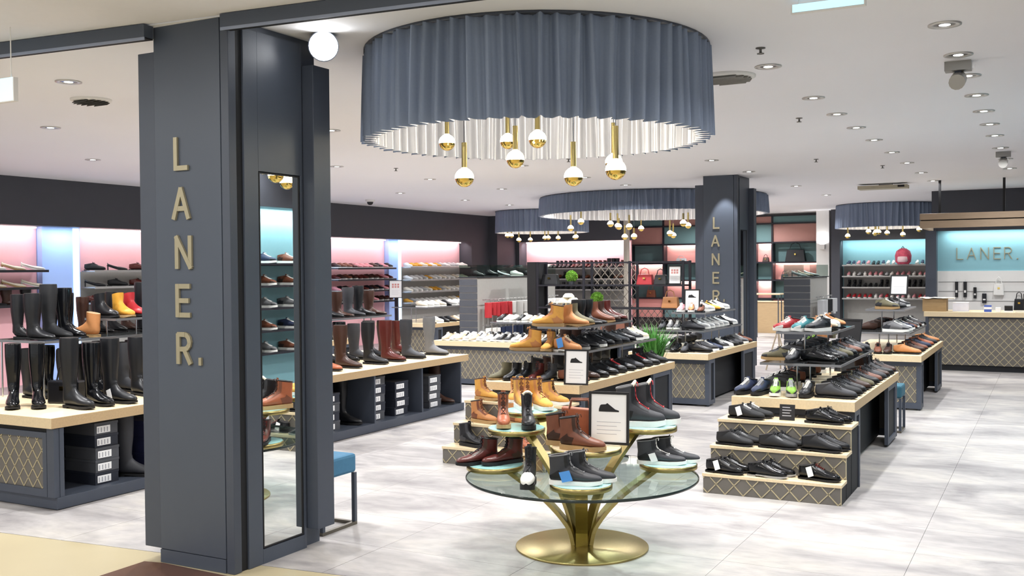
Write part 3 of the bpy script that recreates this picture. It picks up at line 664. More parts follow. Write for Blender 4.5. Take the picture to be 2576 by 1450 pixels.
def side_panel(parent, x, y0, y1, z0, z1, nx, fw_=.045):
    xb = x - nx * .03; lo, hi = sorted((x, xb)); fr = MB()
    fr.box(lo, hi, y0, y0 + fw_, z0, z1).box(lo, hi, y1 - fw_, y1, z0, z1).box(lo, hi, y0 + fw_, y1 - fw_, z1 - fw_, z1).box(lo, hi, y0 + fw_, y1 - fw_, z0, z0 + fw_)
    fr.build('side_frame', FRAME, parent)
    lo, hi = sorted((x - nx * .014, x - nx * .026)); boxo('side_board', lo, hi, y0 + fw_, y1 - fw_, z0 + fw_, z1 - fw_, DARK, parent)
def disp_table(label, x0, x1, y0, y1, group='oak topped display tables', zt=TOP):
    t = thing('display_table', label, 'table', (0, 0, 0), 0, group); slab(t, x0, x1, y0, y1, zt); zb = zt - .074
    end_panel(t, x0 + .06, x1 - .01, y0 + .06, 0.02, zb, -1); end_panel(t, x0 + .06, x1 - .01, y1 - .06, .02, zb, 1)
    for (xx, nx) in ((x1 - .012, 1), (x0 + .062, -1)):
        side_panel(t, xx, y1 - .62, y1 - .1, .02, zb, nx)
        side_panel(t, xx, y0 + .1, y0 + .3, .02, zb, nx)
    boxo('inner_box', x0 + .2, x1 - .16, y0 + .1, y1 - .1, .03, zb, DARK, t)
    for xx in (x0 + .08, x1 - .04):
        for yy in (y0 + .1, y1 - .12): MB().lathe([(.02, 0), (.02, .025)], (xx, yy, 0), 10).build('foot', FRAME, t)
    return t
def tier(label, x0, x1, y0, y1, z, zfloor, grp='glass display tiers on the tables', mt=None, posts=None):
    xm = (x0 + x1) / 2; posts = posts or [(xm + a, b) for a in (-.05, .05) for b in (y0 + .13, y1 - .1)]
    t = thing('display_tier', label, 'shelf', (0, 0, 0), 0, grp)
    boxo('shelf_plate', x0, x1, y0, y1, z - .014, z, mt or ACRYL, t)
    e = MB(); e.box(x0 - .004, x1 + .004, y0 - .006, y0, z - .018, z + .001).box(x0 - .004, x1 + .004, y1, y1 + .006, z - .018, z + .001).box(x1, x1 + .006, y0, y1, z - .018, z + .001).box(x0 - .006, x0, y0, y1, z - .018, z + .001)
    e.build('edge_rail', mat('rail_grey', '8b8c90', .3, .6, var=0), t)
    for xx, yy in posts: MB().tube([(xx, yy, zfloor), (xx, yy, z - .018)], .007, 8).build('post', CHROME, t)
    return t
def steps(label, x0, x1, ys, zs, yback):
    t = thing('step_display', label, 'shelf', (0, 0, 0), 0, 'lattice fronted step displays')
    for i, (y, z) in enumerate(zip(ys, zs)):
        ye = (ys + [yback])[i + 1]
        boxo('tread', x0 - .006, x1 + .006, y - .008, ye + .0, z - .022, z, OAK, t, bev=.002)
        zlo = 0 if i == 0 else zs[i - 1]
        rs = boxo('riser', x0, x1, y, y + .014, zlo + (.0 if i == 0 else .001), z - .023, TAUPE, t)
        lattice('lattice', rs, (x0, y, zlo + .002), (1, 0, 0), (0, 0, 1), (0, -1, 0), x1 - x0, z - zlo - .028, .128, .135, .0065, phase=.03)
        for xx in (x0, x1 - .014):
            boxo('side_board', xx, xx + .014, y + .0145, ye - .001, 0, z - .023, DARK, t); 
        boxo('edge_strip', x1 - .003, x1 + .001, y - .001, y + .015, zlo + (.0 if i == 0 else .0), z - .023, LINE, t)
    boxo('end_leg', x1 - .05, x1 + .01, yback + .0, yback + .03, 0, zs[-1] - .03, FRAME, t)
    return t

# stepped table R by the open aisle, stepped table C behind the glass stand
XR0, XR1, XC0, XC1 = -2.17, -1.262, -4.43, -3.50
disp_table('oak topped display table with black shoes, standing directly behind the nearer step display', XR0, XR1, 7.60, 9.97)
steps('lattice step display with black lace-up shoes at the open aisle', -2.185, -1.24, [6.93, 7.115, 7.31], [.14, .31, .475], 7.585)
disp_table('oak topped display table behind the gold and glass stand', XC0, XC1, 7.72, 10.15)
steps('lattice step display with wheat boots behind the glass stand', -4.44, -3.50, [7.06, 7.24, 7.43], [.14, .31, .475], 7.705)
disp_table('oak topped display table between the aisle table and the till counter', XR0, XR1, 11.8, 14.25)
disp_table('oak topped display table in front of the inner pillar', -4.42, -3.45, 11.15, 13.3)
disp_table('oak topped display table with white shoes before the slatted gondola', -7.62, -5.1, 11.9, 13.2)

# boot table with open storage bays
t = thing('display_table', 'long oak topped boot table running behind the entrance pillar', 'table', (0, 0, 0), 0, 'oak topped display tables')
LX0, LX1, LY0, LY1 = -7.35, -5.885, 4.471, 9.93
slab(t, LX0, LX1, LY0, LY1, .626); zb = .55
boxo('plinth', LX0 + .02, LX1 - .004, LY0 + .04, LY1 - .1, 0.004, .085, FRAME, t, bev=.003)
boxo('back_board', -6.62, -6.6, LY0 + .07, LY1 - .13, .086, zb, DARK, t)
for y in (4.515, 6.32, 8.12, 8.97, 9.76): boxo('divider', -6.6, LX1 - .01, y, y + .022, .086, zb, FRAME, t)
boxo('corner_post', LX1 - .075, LX1 - .006, LY0 + .02, LY0 + .043, .086, zb, FRAME, t); boxo('corner_post', LX1 - .04, LX1 - .006, LY0 + .0665, LY0 + .1, .086, zb, FRAME, t)
end_panel(t, LX0 + .05, LX1 - .08, LY0 + .02, .086, zb - .028, -1, dx=.095, dy=.13, fw_=.04)
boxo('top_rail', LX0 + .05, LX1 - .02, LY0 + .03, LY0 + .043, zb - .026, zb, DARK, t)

# boxes and boots stored in the bays of the boot table
BOXD = mat('shoe_box_dark', '262a36', .6); BOXG = mat('shoe_box_grey', '4c4e54', .6); BOXB = mat('shoe_box_blue', '2f3358', .6)
def sbox(x, y, z, wx, wy, hz, m_, label, group, lab=True):
    q = thing('shoe_box', label, 'box', (x, y, z), 0, group)
    boxo('body', -wx / 2, wx / 2, -wy / 2, wy / 2, 0, hz * .78, m_, q); boxo('lid', -wx / 2 - .003, wx / 2 + .003, -wy / 2 - .003, wy / 2 + .003, hz * .78, hz - .001, m_, q, bev=.001)
    if lab:
        l = boxo('size_label', wx / 2 + .0035, wx / 2 + .0045, -wy * .42, wy * .16, hz * .15, hz * .72, PAPER, q)
        b = MB()
        for k in range(4): b.box(wx / 2 + .0046, wx / 2 + .005, -wy * .38 + k * wy * .13, -wy * .38 + k * wy * .13 + wy * .05, hz * .22, hz * .6)
        b.build('print', PRINT, l)
    return q
bx = -6.14
stacks = [(5.0, 5, [BOXD, BOXG, BOXG], 'first bay from the entrance'), (5.55, 4, [BOXB, BOXB], 'bay end beside the stored grey boot'), (7.55, 4, [BOXG, BOXD], 'second bay, just behind the entrance pillar'), (8.3, 5, [BOXG, BOXD], 'third bay, beside its divider'), (8.72, 4, [BOXD], 'third bay, far side'), (9.35, 4, [BOXG], 'last bay of the boot table')]
for y, n, ms_, wh in stacks:
    for k in range(n if y != 5.55 else 3):
        hz = .088 if y != 5.55 else .125
        sbox(bx + R.uniform(-.01, .01), y + R.uniform(-.006, .006), .086 + k * hz, .32, .24 if y > 6 else .2, hz, ms_[k % len(ms_)], '%s storage box, %s from the bottom, %s' % ({BOXD: 'dark', BOXG: 'grey', BOXB: 'navy'}[ms_[k % len(ms_)]], ORD[k], wh), 'storage boxes under the boot table')
shoe('tall', -5.99, 5.27, .0865, 25, 'dark grey', label='dark grey knee boot stored under the boot table beside the boxes', group='boots stored under the boot table', det=1, sc=.98)
shoe('tall', -6.05, 9.62, .0865, 10, 'dark brown', label='dark brown knee boot stored in the last bay of the boot table', group='boots stored under the boot table', sc=.96)
shoe('tall', -6.08, 7.95, .0865, 5, 'black', label='black knee boot stored next to boxes in the second bay', group='boots stored under the boot table', sc=.96)

# boots standing on the boot table
Z = .6265
bt = [  # x, y, angle, colour, shaft scale, words
    (-6.60, 4.70, -40, 'glossy black', 1.0, 'glossy black knee boot facing the entrance, outermost of its pair'), (-6.46, 4.80, -36, 'glossy black', 1.0, 'glossy black knee boot facing the entrance, beside a black handbag'),
    (-6.13, 4.88, -4, 'black', 1.1, 'black knee boot at the boot table corner, toe to the aisle'), (-6.13, 5.06, -8, 'glossy black', 1.0, 'glossy black knee boot just behind the corner boot'),
    (-6.10, 5.22, 3, 'black', 1.05, 'black knee boot with white tag near the entrance pillar'), (-6.30, 5.62, -10, 'black', 1.0, 'black heeled knee boot half hidden by the pillar edge'),
    (-6.22, 6.1, 0, 'black', 1.0, 'black knee boot hidden behind the pillar'), (-6.2, 6.6, 0, 'dark brown', 1.0, 'dark brown knee boot behind the pillar'),
    (-6.17, 7.76, 0, 'chestnut', .92, 'reddish brown knee boot nearest beyond the entrance pillar'), (-6.16, 8.06, 2, 'dark brown', .93, 'second brown knee boot beyond the entrance pillar'),
    (-6.15, 8.50, 0, 'black', .95, 'shiny black knee boot right of the brown pair on the boot table'), (-6.16, 8.83, 0, 'burgundy', .95, 'burgundy knee boot between two black ones'),
    (-6.15, 9.20, 0, 'dark grey', .93, 'charcoal knee boot, second from the far table end'), (-6.16, 9.68, 0, 'grey', .95, 'grey knee boot at the far end of the boot table')]
for x, y, a, c, zs, lb in bt:
    shoe('tall', x, y, Z, a, c, label=lb.replace('right of', 'beyond'), group='knee boots along the boot table edge', det=2, extra=('tag',) if 'white tag' in lb else (), zs=zs)
for i in range(18):   # second row, further in
    y = 5.25 + i * .26
    if 6.7 < y < 7.3: continue
    c = ['black', 'glossy black', 'dark grey', 'black', 'dark brown', 'burgundy'][i % 6]
    shoe('tall', -6.62 if y > 5 else -6.85, y, Z, R.uniform(-8, 8), c, label='%s knee boot, %s from the entrance in the inner row of the boot table' % (c, ORD[i]), group='knee boots in the inner row of the boot table', zs=R.uniform(.82, .92))
tier('smoked shelf tier on the entrance end of the boot table', -7.3, -6.70, 5.05, 6.6, 1.08, .626, posts=[(-6.785, 5.1), (-6.785, 6.42), (-7.28, 5.1), (-7.28, 6.56)])
row(9, (-6.95, 5.15), (-6.95, 6.5), .6265, 0, [('tall', 'black', 'sole_black', None, (), .85), ('tall', 'glossy black', 'sole_black', None, (), .88), ('tall', 'matt black', 'sole_black', None, (), .8)], 'the row beneath the smoked boot table tier', 'from the entrance', 1)
tier('smoked shelf tier on the far end of the boot table', -7.25, -6.72, 7.3, 9.6, 1.08, .626)
row(3, (-6.86, 5.14), (-6.86, 5.42), 1.0805, 0, [('tall', 'black', 'sole_black', None, (), .8), ('tall', 'matt black', 'sole_black', None, (), .95), ('tall', 'glossy black', 'sole_black', None, (), .88), ('tall', 'dark grey', 'sole_black', None, (), .7), ('tall', 'black', 'sole_black', None, (), .9)], 'the upper tier of the boot table', 'from the entrance')
row(3, (-6.86, 6.2), (-6.86, 6.5), 1.0805, 0, [('tall', 'black', 'sole_black', None, (), .95), ('tall', 'dark grey', 'sole_black', None, (), .9), ('tall', 'black', 'sole_black', None, (), .9)], 'the pillar side of the boot table tier', 'from the mustard boot')
row(9, (-7.14, 5.2), (-7.14, 6.4), 1.0805, 0, [('tall', 'black', 'sole_black', None, (), .95), ('tall', 'dark brown', 'sole_black', None, (), .85), ('tall', 'black', 'sole_black', None, (), .75)], 'the rear of the boot table tier', 'from the entrance', 0, sc=.8)
row(12, (-6.9, 7.36), (-6.9, 9.54), 1.0805, 0, [('tall', 'dark grey', 'sole_black', None, (), .72), ('tall', 'black', 'sole_black', None, (), .75), ('tall', 'dark brown', 'sole_black', None, (), .62)], 'the far upper tier of the boot table', 'from the pillar side')
tier('raised shelf plate holding the mustard boot above the boot table', -6.98, -6.62, 5.64, 6.06, 1.225, 1.08, posts=[(-6.80, 5.7), (-6.80, 6.0)])
shoe('chelsea', -6.78, 5.85, 1.2255, -15, 'mustard', 'sole_tan', label='mustard ankle boot on the raised shelf of the boot table', group='boots on the raised shelf', det=2, sc=1.0)
shoe('chelsea', -6.82, 5.71, 1.2255, -10, 'black', label='black ankle boot beside the mustard boot', group='boots on the raised shelf')
shoe('chelsea', -6.80, 5.99, 1.2255, -10, 'red', label='red ankle boot just behind the mustard boot', group='boots on the raised shelf')
shoe('chelsea', -6.88, 5.55, 1.0805, 185, 'tan', 'sole_tan', label='tan ankle boot on the lower tier before the mustard boot, toe turned away from the aisle', group='boots on the raised shelf')
q = thing('handbag', 'black glossy handbag between the knee boots at the entrance', 'bag', (-6.47, 5.05, Z), math.radians(15))
boxo('body', -.13, .13, -.05, .05, .0, .17, mat('bag_black', '1d1d21', .3), q, bev=.012); MB().tube([(-.08, 0, .17), (-.06, 0, .26), (0, 0, .29), (.06, 0, .26), (.08, 0, .17)], .006, 8).build('handle', mat('bag_black', '1d1d21'), q); boxo('clasp', -.02, .02, -.056, -.0505, .1, .13, GOLDM, q)

# ------------------------------------------------------------------ gold and glass stand
GX, GY = -2.38, 5.27
t = thing('glass_stand', 'round glass display stand on curved gold arms and a gold disc base', 'table', (GX, GY, 0))
MB().lathe([(.378, .0), (.38, .002), (.38, .010), (.377, .012), (.001, .012)], n=72, cap=False).build('base', GOLD, t)
MB().lathe([(.655, .405), (.66, .409), (.66, .415), (.655, .419)], n=96).build('glass_top', GLASS, t)
MB().lathe([(.6605, .404), (.664, .408), (.664, .416), (.6605, .42)], n=96, cap=False).build('glass_rim', GEDGE, t)
def arm(pts, wd=.034, th=.011):
    n_ = 14; P = [Vector(p) for p in pts]; out = []
    for i in range(n_ + 1):
        u = i / n_; k = u * (len(P) - 1); j = min(int(k), len(P) - 2); fr = k - j
        p0, p1, p2, p3 = P[max(j - 1, 0)], P[j], P[j + 1], P[min(j + 2, len(P) - 1)]
        out.append(.5 * (2 * p1 + (p2 - p0) * fr + (2 * p0 - 5 * p1 + 4 * p2 - p3) * fr ** 2 + (3 * p1 - p0 - 3 * p2 + p3) * fr ** 3))
    b = MB(); rings = []
    for i, p in enumerate(out):
        d = (out[min(i + 1, n_)] - out[max(i - 1, 0)]).normalized(); sd = Vector((-pts[-1][1], pts[-1][0], 0)); sd = sd.normalized() if sd.length > .01 else Vector((1, 0, 0)); nn = d.cross(sd).normalized()
        rings.append([p + sd * wd + nn * th, p - sd * wd + nn * th, p - sd * wd - nn * th, p + sd * wd - nn * th])
    vs = [v for r in rings for v in r]; fs = []
    for i in range(len(rings) - 1):
        for k in range(4): fs.append((i * 4 + k, i * 4 + (k + 1) % 4, i * 4 + 4 + (k + 1) % 4, i * 4 + 4 + k))
    b.add(vs, fs).add(rings[0], [(3, 2, 1, 0)]).add(rings[-1], [(0, 1, 2, 3)])
    return b.build('arm', GOLD, t)
discs = {'a': (-2.815, 5.30, .655, .172), 'b': (-2.125, 5.67, .66, .172), 'g': (-2.88, 5.62, .715, .17), 'd': (-2.885, 5.16, .455, .168), 'e': (-2.225, 4.92, .45, .168), 'f': (-1.985, 5.63, .455, .168), 'c': (-2.335, 5.24, .585, .2)}
for k, (x, y, z, r) in discs.items():
    dx, dy = x - GX, y - GY; L_ = math.hypot(dx, dy)
    pl = MB().lathe([(r - .002, z - .03), (r, z - .028), (r, z - .004), (r - .003, z - .002)], (dx, dy, 0), 48).build('plate', GOLD, t)
    if k == 'c': MB().lathe([(r - .004, z - .0018), (r - .004, z)], (dx, dy, 0), 48).build('plate_top', OAK, pl)
    else: MB().lathe([(r - .006, z - .0018), (r - .005, z)], (dx, dy, 0), 48).build('plate_top', AQUA, pl)
    u = (dx / L_, dy / L_)
    if k in 'abg': arm([(u[0] * .03, u[1] * .03, .012), (u[0] * .08, u[1] * .08, .2), (u[0] * .18, u[1] * .18, .40), (dx * .8, dy * .8, z - .032)])
    elif k == 'c': arm([(0, 0, .016), (.0, 0, .2), (.0, .0, .4), (.002, .001, z - .032)], .032, .014)
    else: arm([(u[0] * .045, u[1] * .045, .012), (u[0] * .08, u[1] * .08, .12), (u[0] * .22, u[1] * .22, .27), (dx * .85, dy * .85, z - .032)])
def wp(k, ox, oy): x, y, z, r = discs[k]; return x + ox, y + oy, z + .0005
GS = 'boots and sneakers on the glass stand'
def gs(kind, p, a, up, sole, lace, side, label, ex=(), sc=.95, zs=1): return shoe(kind, p[0], p[1], p[2], a, up, sole, lace, side, label, GS, 2, ex, sc, zs, .87)
A0 = -62   # toes towards the camera
gs('ankle', wp('a', -.085, -.01), A0, 'chestnut', 'sole_tan', 'dark brown', 1, 'chestnut lace-up boot facing forward on the upper aqua plate', sc=.93)
gs('ankle', wp('a', .07, .02), A0 + 5, 'black', 'sole_black', 'black', -1, 'black lace-up boot with pale lining facing forward on the upper aqua plate', ('fleece',), sc=.93)
gs('ankle', wp('b', -.02, -.06), 22, 'dark grey', 'sole_white', 'red', 1, 'dark grey winter boot with pink laces, front one on the high plate', ('fleece',), .95, 1.25)
gs('ankle', wp('b', .03, .06), 20, 'dark grey', 'sole_white', 'red', -1, 'dark grey winter boot with pink laces, rear one on the high plate', ('fleece',), .95, 1.25)
gs('ankle', wp('g', -.06, 0), A0 + 15, 'wheat', 'sole_white', 'brown', 1, 'wheat lace-up boot on the rearmost aqua plate, outer one', (), .9)
gs('ankle', wp('g', .05, .05), A0 + 25, 'wheat', 'sole_white', 'brown', -1, 'wheat lace-up boot on the rearmost aqua plate, inner one', (), .9)
gs('ankle', wp('d', -.095, -.05), -122, 'burgundy', 'sole_black', 'black', 1, 'burgundy leather boot on the low plate, outer one of the pair', (), .9, .8)
gs('ankle', wp('d', .04, .02), -118, 'burgundy', 'sole_black', 'black', -1, 'burgundy leather boot on the low plate, inner one of the pair', (), .9, .8)
gs('ankle', wp('c', -.10, -.01), 8, 'brown', 'sole_tan', 'dark brown', 1, 'brown boot on the centre wooden plate, behind its twin', (), .9)
gs('ankle', wp('c', .03, -.11), 2, 'brown', 'sole_tan', 'dark brown', -1, 'brown boot on the centre wooden plate, toe towards the sign', (), .9)
gs('ankle', wp('e', -.005, -.055), 16, 'dark grey', 'sole_white', 'grey', 1, 'charcoal high sneaker with a blue tag on the lowest front plate', ('bluetag',), .93, .84)
gs('ankle', wp('e', .03, .062), 12, 'dark grey', 'sole_white', 'grey', -1, 'charcoal high sneaker behind the blue tagged one', (), .93, .84)
gs('ankle', wp('f', -.02, -.057), 16, 'dark grey', 'sole_white', 'white', 1, 'grey and black sneaker with white tag on the aisle-side plate', ('tag',), .93, .74)
gs('ankle', wp('f', .03, .055), 12, 'dark grey', 'sole_white', 'white', -1, 'grey and black sneaker behind the white tagged one', (), .93, .74)
gs('ankle', (-2.50, 4.84, .4195), -72, 'matt black', 'sole_black', 'black', 1, 'black lace-up boot with white toe cap on the bare glass', ('toe',), .86, 1.15)

def poster(label, x, y, z, wdt, ht, rz, tilt, kind='shoe', group='framed price signs'):
    p = thing('framed_sign', label, 'sign', (x, y, z), math.radians(rz), group); p.rotation_euler = (math.radians(-tilt), 0, math.radians(rz))
    fr = MB(); e = .014
    fr.box(-wdt / 2, -wdt / 2 + e, -.008, .008, 0, ht).box(wdt / 2 - e, wdt / 2, -.008, .008, 0, ht).box(-wdt / 2 + e, wdt / 2 - e, -.008, .008, 0, e).box(-wdt / 2 + e, wdt / 2 - e, -.008, .008, ht - e, ht)
    fr.build('frame', INK, p); pg = boxo('page', -wdt / 2 + e, wdt / 2 - e, -.002, .006, e, ht - e, PAPER, p)
    if kind == 'shoe':
        s_ = wdt * .5; pts = [(0, 0), (1, 0), (1.0, .07), (.82, .12), (.55, .32), (.42, .42), (.34, .36), (.12, .34), (.06, .3), (0, .12)]
        pts = [((a - .5) * s_, b * s_ + ht * .62) for a, b in pts]; n = len(pts)
        MB().add([(a, -.0035, b) for a, b in pts] + [(a, -.0022, b) for a, b in pts], [tuple(range(n))] + [(k, n + k, n + (k + 1) % n, (k + 1) % n) for k in range(n)]).build('picture', INK, pg)
    if kind == 'grid':
        b = MB()
        for i in range(3):
            for j in range(2): b.box(-wdt * .28 + i * wdt * .2, -wdt * .28 + i * wdt * .2 + wdt * .14, -.0035, -.0022, ht * (.7 - j * .13), ht * (.8 - j * .13))
        b.build('picture', PINKP, pg)
    b = MB()
    for k in range(4): b.box(-wdt * .3, wdt * (.3 - .1 * (k % 2)), -.003, -.0022, ht * (.42 - k * .075), ht * (.42 - k * .075) + .0025)
    b.build('text_lines', PRINT, pg)
    return p
x, y, z, r = discs['c']
q = thing('leather_tote', 'shiny chestnut leather tote standing behind the brown boots on the glass stand', 'bag', (x - .09, y + .115, z + .0005), math.radians(20))
b = MB(); b.prism([(-.105, -.035), (.105, -.035), (.105, .035), (-.105, .035)], 0, lambda v: .2 + .01 * math.sin(v * 40)); b.build('body', pm('chestnut'), q, .008)
for k in (-1, 1): MB().tube([(-.06, k * .03, .195), (-.05, k * .03, .25), (.05, k * .03, .25), (.06, k * .03, .195)], .006, 8).build('handle', pm('brown'), q)
poster('black framed sign with a sneaker picture on the glass stand', x + .10, y + .09, z + .006, .235, .30, 8, 3)
# ------------------------------------------------------------------ shoes on the stepped displays
GR = 'black shoes on the aisle step display'
def pr_(x, y, z, a, kind, up, lab, group, sole='sole_black', lace='black', ex=(), gap=.105, det=2, sc=.93, only=None, zs=1, ys=.82):
    """a pair; the first shoe stands in front"""
    n = Vector((-math.sin(math.radians(a)), math.cos(math.radians(a)), 0))
    if n.y < 0: n = -n
    for k, wd in ((0, 'front'), (1, 'rear')):
        if only is not None and k != only: continue
        shoe(kind, x + n.x * gap * (k - .5) + .03 * k, y + n.y * gap * (k - .5), z, a + (1 if k else -1), up, sole, lace, 1 if k else -1, '%s, %s one of the pair' % (lab, wd), group, det, ex if k == 0 else (), sc, zs, ys)
y0, y1, y2 = 7.022, 7.212, 7.425
for (x, kind, lab, ex, sole) in ((-2.04, 'low', 'black lace-up shoe with tag, lowest step, end away from aisle', ('tag',), 'sole_black'), (-1.74, 'low', 'black lace-up shoe with grey sole, middle of lowest step', (), 'sole_grey'), ):
    pr_(x, y0, .1405, -3, kind, 'glossy black', lab, GR, sole, 'black', ex, .082)
shoe('low', -1.40, y0, .1405, -10, 'glossy black', 'sole_black', 'burgundy', 1, 'black slip-on shoe with white tag on the lowest step by the aisle', GR, 2, ('tag',), .95)
for (x, up, lab) in ((-2.02, 'matt black', 'matt black shoe, middle step, end away from aisle'), (-1.71, 'matt black', 'matt black shoe, centre of the middle step'), (-1.41, 'black', 'black ankle high shoe, middle step by the aisle')):
    pr_(x, y1, .3105, -3, 'low', up, lab, GR, 'sole_black', 'black', (), .082, zs=1.15 if 'ankle' in lab else 1)
pr_(-1.99, y2, .4755, -4, 'low', 'matt black', 'matt black shoe with white tag, top step, end away from aisle', GR, 'sole_black', 'white', ('tag',), .085)
pr_(-1.43, y2, .4755, -4, 'low', 'glossy black', 'glossy black dress shoe, top step by the aisle', GR, 'sole_black', 'black', (), .085)
q = thing('price_card', 'small black card standing between shoes on the top step', 'sign', (-1.71, 7.43, .4755), 0)
q.rotation_euler = (math.radians(-8), 0, 0); c_ = boxo('card', -.055, .055, -.004, .004, 0, .115, INK, q)
b = MB()
for k in range(4): b.box(-.035, .03 - .01 * (k % 2), -.0046, -.0042, .03 + k * .02, .036 + k * .02)
b.build('text_lines', PRINT, c_)

GC = 'boots on the step display behind the glass stand'
shoe('ankle', -4.20, 7.14, .1405, -14, 'black', 'sole_black', 'black', 1, 'black boot on the lowest step behind the glass stand', GC, 2, (), .92)
shoe('ankle', -4.20, 7.33, .3105, -14, 'tan', 'sole_tan', 'brown', 1, 'tan lace-up boot on the middle step behind the glass stand', GC, 2, (), .9)
shoe('ankle', -3.84, 7.33, .3105, -14, 'tan', 'sole_tan', 'brown', -1, 'tan lace-up boot on the middle step, half hidden by the glass stand', GC, 1, (), .9)
shoe('ankle', -4.27, 7.515, .4755, -14, 'wheat', 'sole_tan', 'brown', 1, 'wheat lace-up boot on the top step, outer end', GC, 2, (), .9)
shoe('ankle', -3.62, 7.52, .4755, -14, 'wheat', 'sole_white', 'dark brown', -1, 'wheat lace-up boot on the top step, aisle end', GC, 2, (), .92)
shoe('ankle', -3.72, 7.14, .1405, -20, 'chestnut', 'sole_tan', 'brown', -1, 'chestnut boot on the lowest step seen below the aqua plate', GC, 1, (), .92)
for i, x in enumerate((-4.02, -3.88)): shoe('ankle', x, 7.52, .4755, -70 + 20 * i, 'wheat', 'sole_white', 'brown', 1, 'wheat boot facing forward on the top step, %s of two' % ORD[i], GC, 2, (), .92)

# table R
Z = TOP + .0005
nav = 'on the front edge of the aisle display table'
for i, (x, up, so, la, a, kd) in enumerate(((-2.105, 'navy', 'sole_black', 'white', -106, 'sneaker'), (-1.995, 'navy', 'sole_black', 'silver', -102, 'sneaker'), (-1.875, 'green', 'sole_white', 'white', -80, 'sneaker'), (-1.765, 'green', 'sole_grey', 'silver', -76, 'sneaker'), (-1.635, 'black', 'sole_black', 'white', -92, 'sneaker'))):
    shoe(kd, x, 7.79, Z, a, up, so, la, 1 if i % 2 else -1, '%s sneaker %s, %s from the end away from the aisle' % (up, nav, ORD[i]), 'sneakers ' + nav, 2, ('tag',) if i == 4 else (), .95, 1, .85)
boxo('riser_block', -1.62, -1.54, 7.86, 8.0, Z, Z + .07, OAK, None, label='small oak riser block behind the white tagged sneaker', cat='block')
dk = [('low', 'dark grey'), ('low', 'matt black'), ('low', 'black'), ('low', 'dark brown'), ('low', 'olive'), ('low', 'black'), ('low', 'brown'), ('low', 'dark grey'), ('ankle', 'dark brown'), ('ankle', 'black'), ('low', 'dark brown')]
row(11, (-1.43, 7.80), (-1.42, 9.86), Z, -4, dk, 'the aisle-side row of the aisle display table', 'from the steps', 2, sc=1.02)
row(9, (-2.0, 8.1), (-2.0, 9.8), Z, 184, pick([('low', 'black'), ('sneaker', 'dark grey'), ('sneaker', 'black', 'sole_white', 'white'), ('low', 'brown')], 3), 'the inner row of the aisle display table', 'from the steps')
tier('glass shelf tier carrying polished black shoes on the aisle table', -2.03, -1.42, 7.93, 9.5, .845, TOP)
Z2 = .8455
shoe('sneaker', -1.955, 8.17, Z2, 178, 'olive', 'sole_gum', 'black', 1, 'dark trainer with tan sole at the corner of the glass shelf tier', 'trainers on the glass tier', 2, (), .85)
shoe('sneaker', -1.80, 8.02, Z2, -97, 'dark grey', 'sole_black', 'white', 1, 'grey trainer with white laces beside the tan soled one', 'trainers on the glass tier', 2, ('tag',), .85)
row(8, (-1.60, 8.05), (-1.58, 9.4), Z2, -8, [('low', 'glossy black'), ('low', 'glossy black'), ('low', 'dark grey'), ('low', 'olive'), ('low', 'black'), ('low', 'brown'), ('low', 'black'), ('low', 'dark grey')], 'the glass tier of the aisle table', 'from the steps', 2, sc=1.0)
row(6, (-1.93, 8.35), (-1.93, 9.4), Z2, 180, pick([('sneaker', 'black', 'sole_white', 'green'), ('sneaker', 'dark grey'), ('low', 'black')], 9), 'the inner side of the glass tier on the aisle table', 'from the steps')
tier('small upper glass shelf on the aisle table with bright sneakers', -1.98, -1.55, 8.25, 9.3, 1.07, .845, posts=[(-1.765, 8.3), (-1.765, 9.25)])
row(3, (-1.92, 8.36), (-1.68, 8.40), 1.0705, -120, [('sneaker', 'red', 'sole_white', 'white'), ('sneaker', 'teal', 'sole_white', 'white'), ('sneaker', 'dark grey', 'sole_white', 'white')], 'the front of the small upper glass shelf', 'from the end away from the aisle', 2, sc=.9)
row(4, (-1.72, 8.65), (-1.72, 9.2), 1.0705, -30, [('low', 'tan'), ('low', 'beige'), ('sneaker', 'white', 'sole_white', 'tan'), ('low', 'tan')], 'the rear of the small upper glass shelf', 'from the front', 1, sc=.9)
q = poster('black easel board on the aisle table behind the polished shoes', -1.70, 9.74, Z, .24, .5, -25, 10); q.children[1].data.materials.clear(); q.children[1].data.materials.append(INK)

# table C
row(10, (-3.68, 8.0), (-3.66, 9.95), Z, -4, [('low', 'brown'), ('low', 'dark brown'), ('ankle', 'black'), ('low', 'black'), ('sneaker', 'black', 'sole_black', 'red'), ('low', 'black'), ('low', 'dark grey'), ('sneaker', 'black', 'sole_black', 'red'), ('ankle', 'black'), ('low', 'matt black')], 'the aisle-side row of the table behind the glass stand', 'from its front', 1, sc=1.0)
row(5, (-4.37, 7.93), (-3.90, 7.93), Z, -100, [('chelsea', 'olive', 'sole_tan'), ('chelsea', 'black'), ('ankle', 'black'), ('ankle', 'burgundy'), ('ankle', 'dark grey')], 'the front row of the table behind the glass stand', 'from the boot side', 1, jit=8, sc=.9)
row(8, (-4.28, 8.3), (-4.28, 9.9), Z, 184, pick([('ankle', 'black'), ('chelsea', 'dark brown'), ('ankle', 'wheat', 'sole_white', 'brown')], 4), 'the far row of the table behind the glass stand', 'from its front')
tier('long glass tier with dark shoes and wheat boots behind the glass stand', -4.28, -3.62, 7.92, 9.9, .865, TOP, posts=[(-3.95, 8.12), (-3.95, 9.8)])
Z2 = .8655
shoe('ankle', -4.17, 8.04, Z2, -160, 'wheat', 'sole_gum', 'tan', 1, 'wheat lace-up boot pointing away from the aisle on the long glass tier', 'wheat boots on the long glass tier', 2, (), .95)
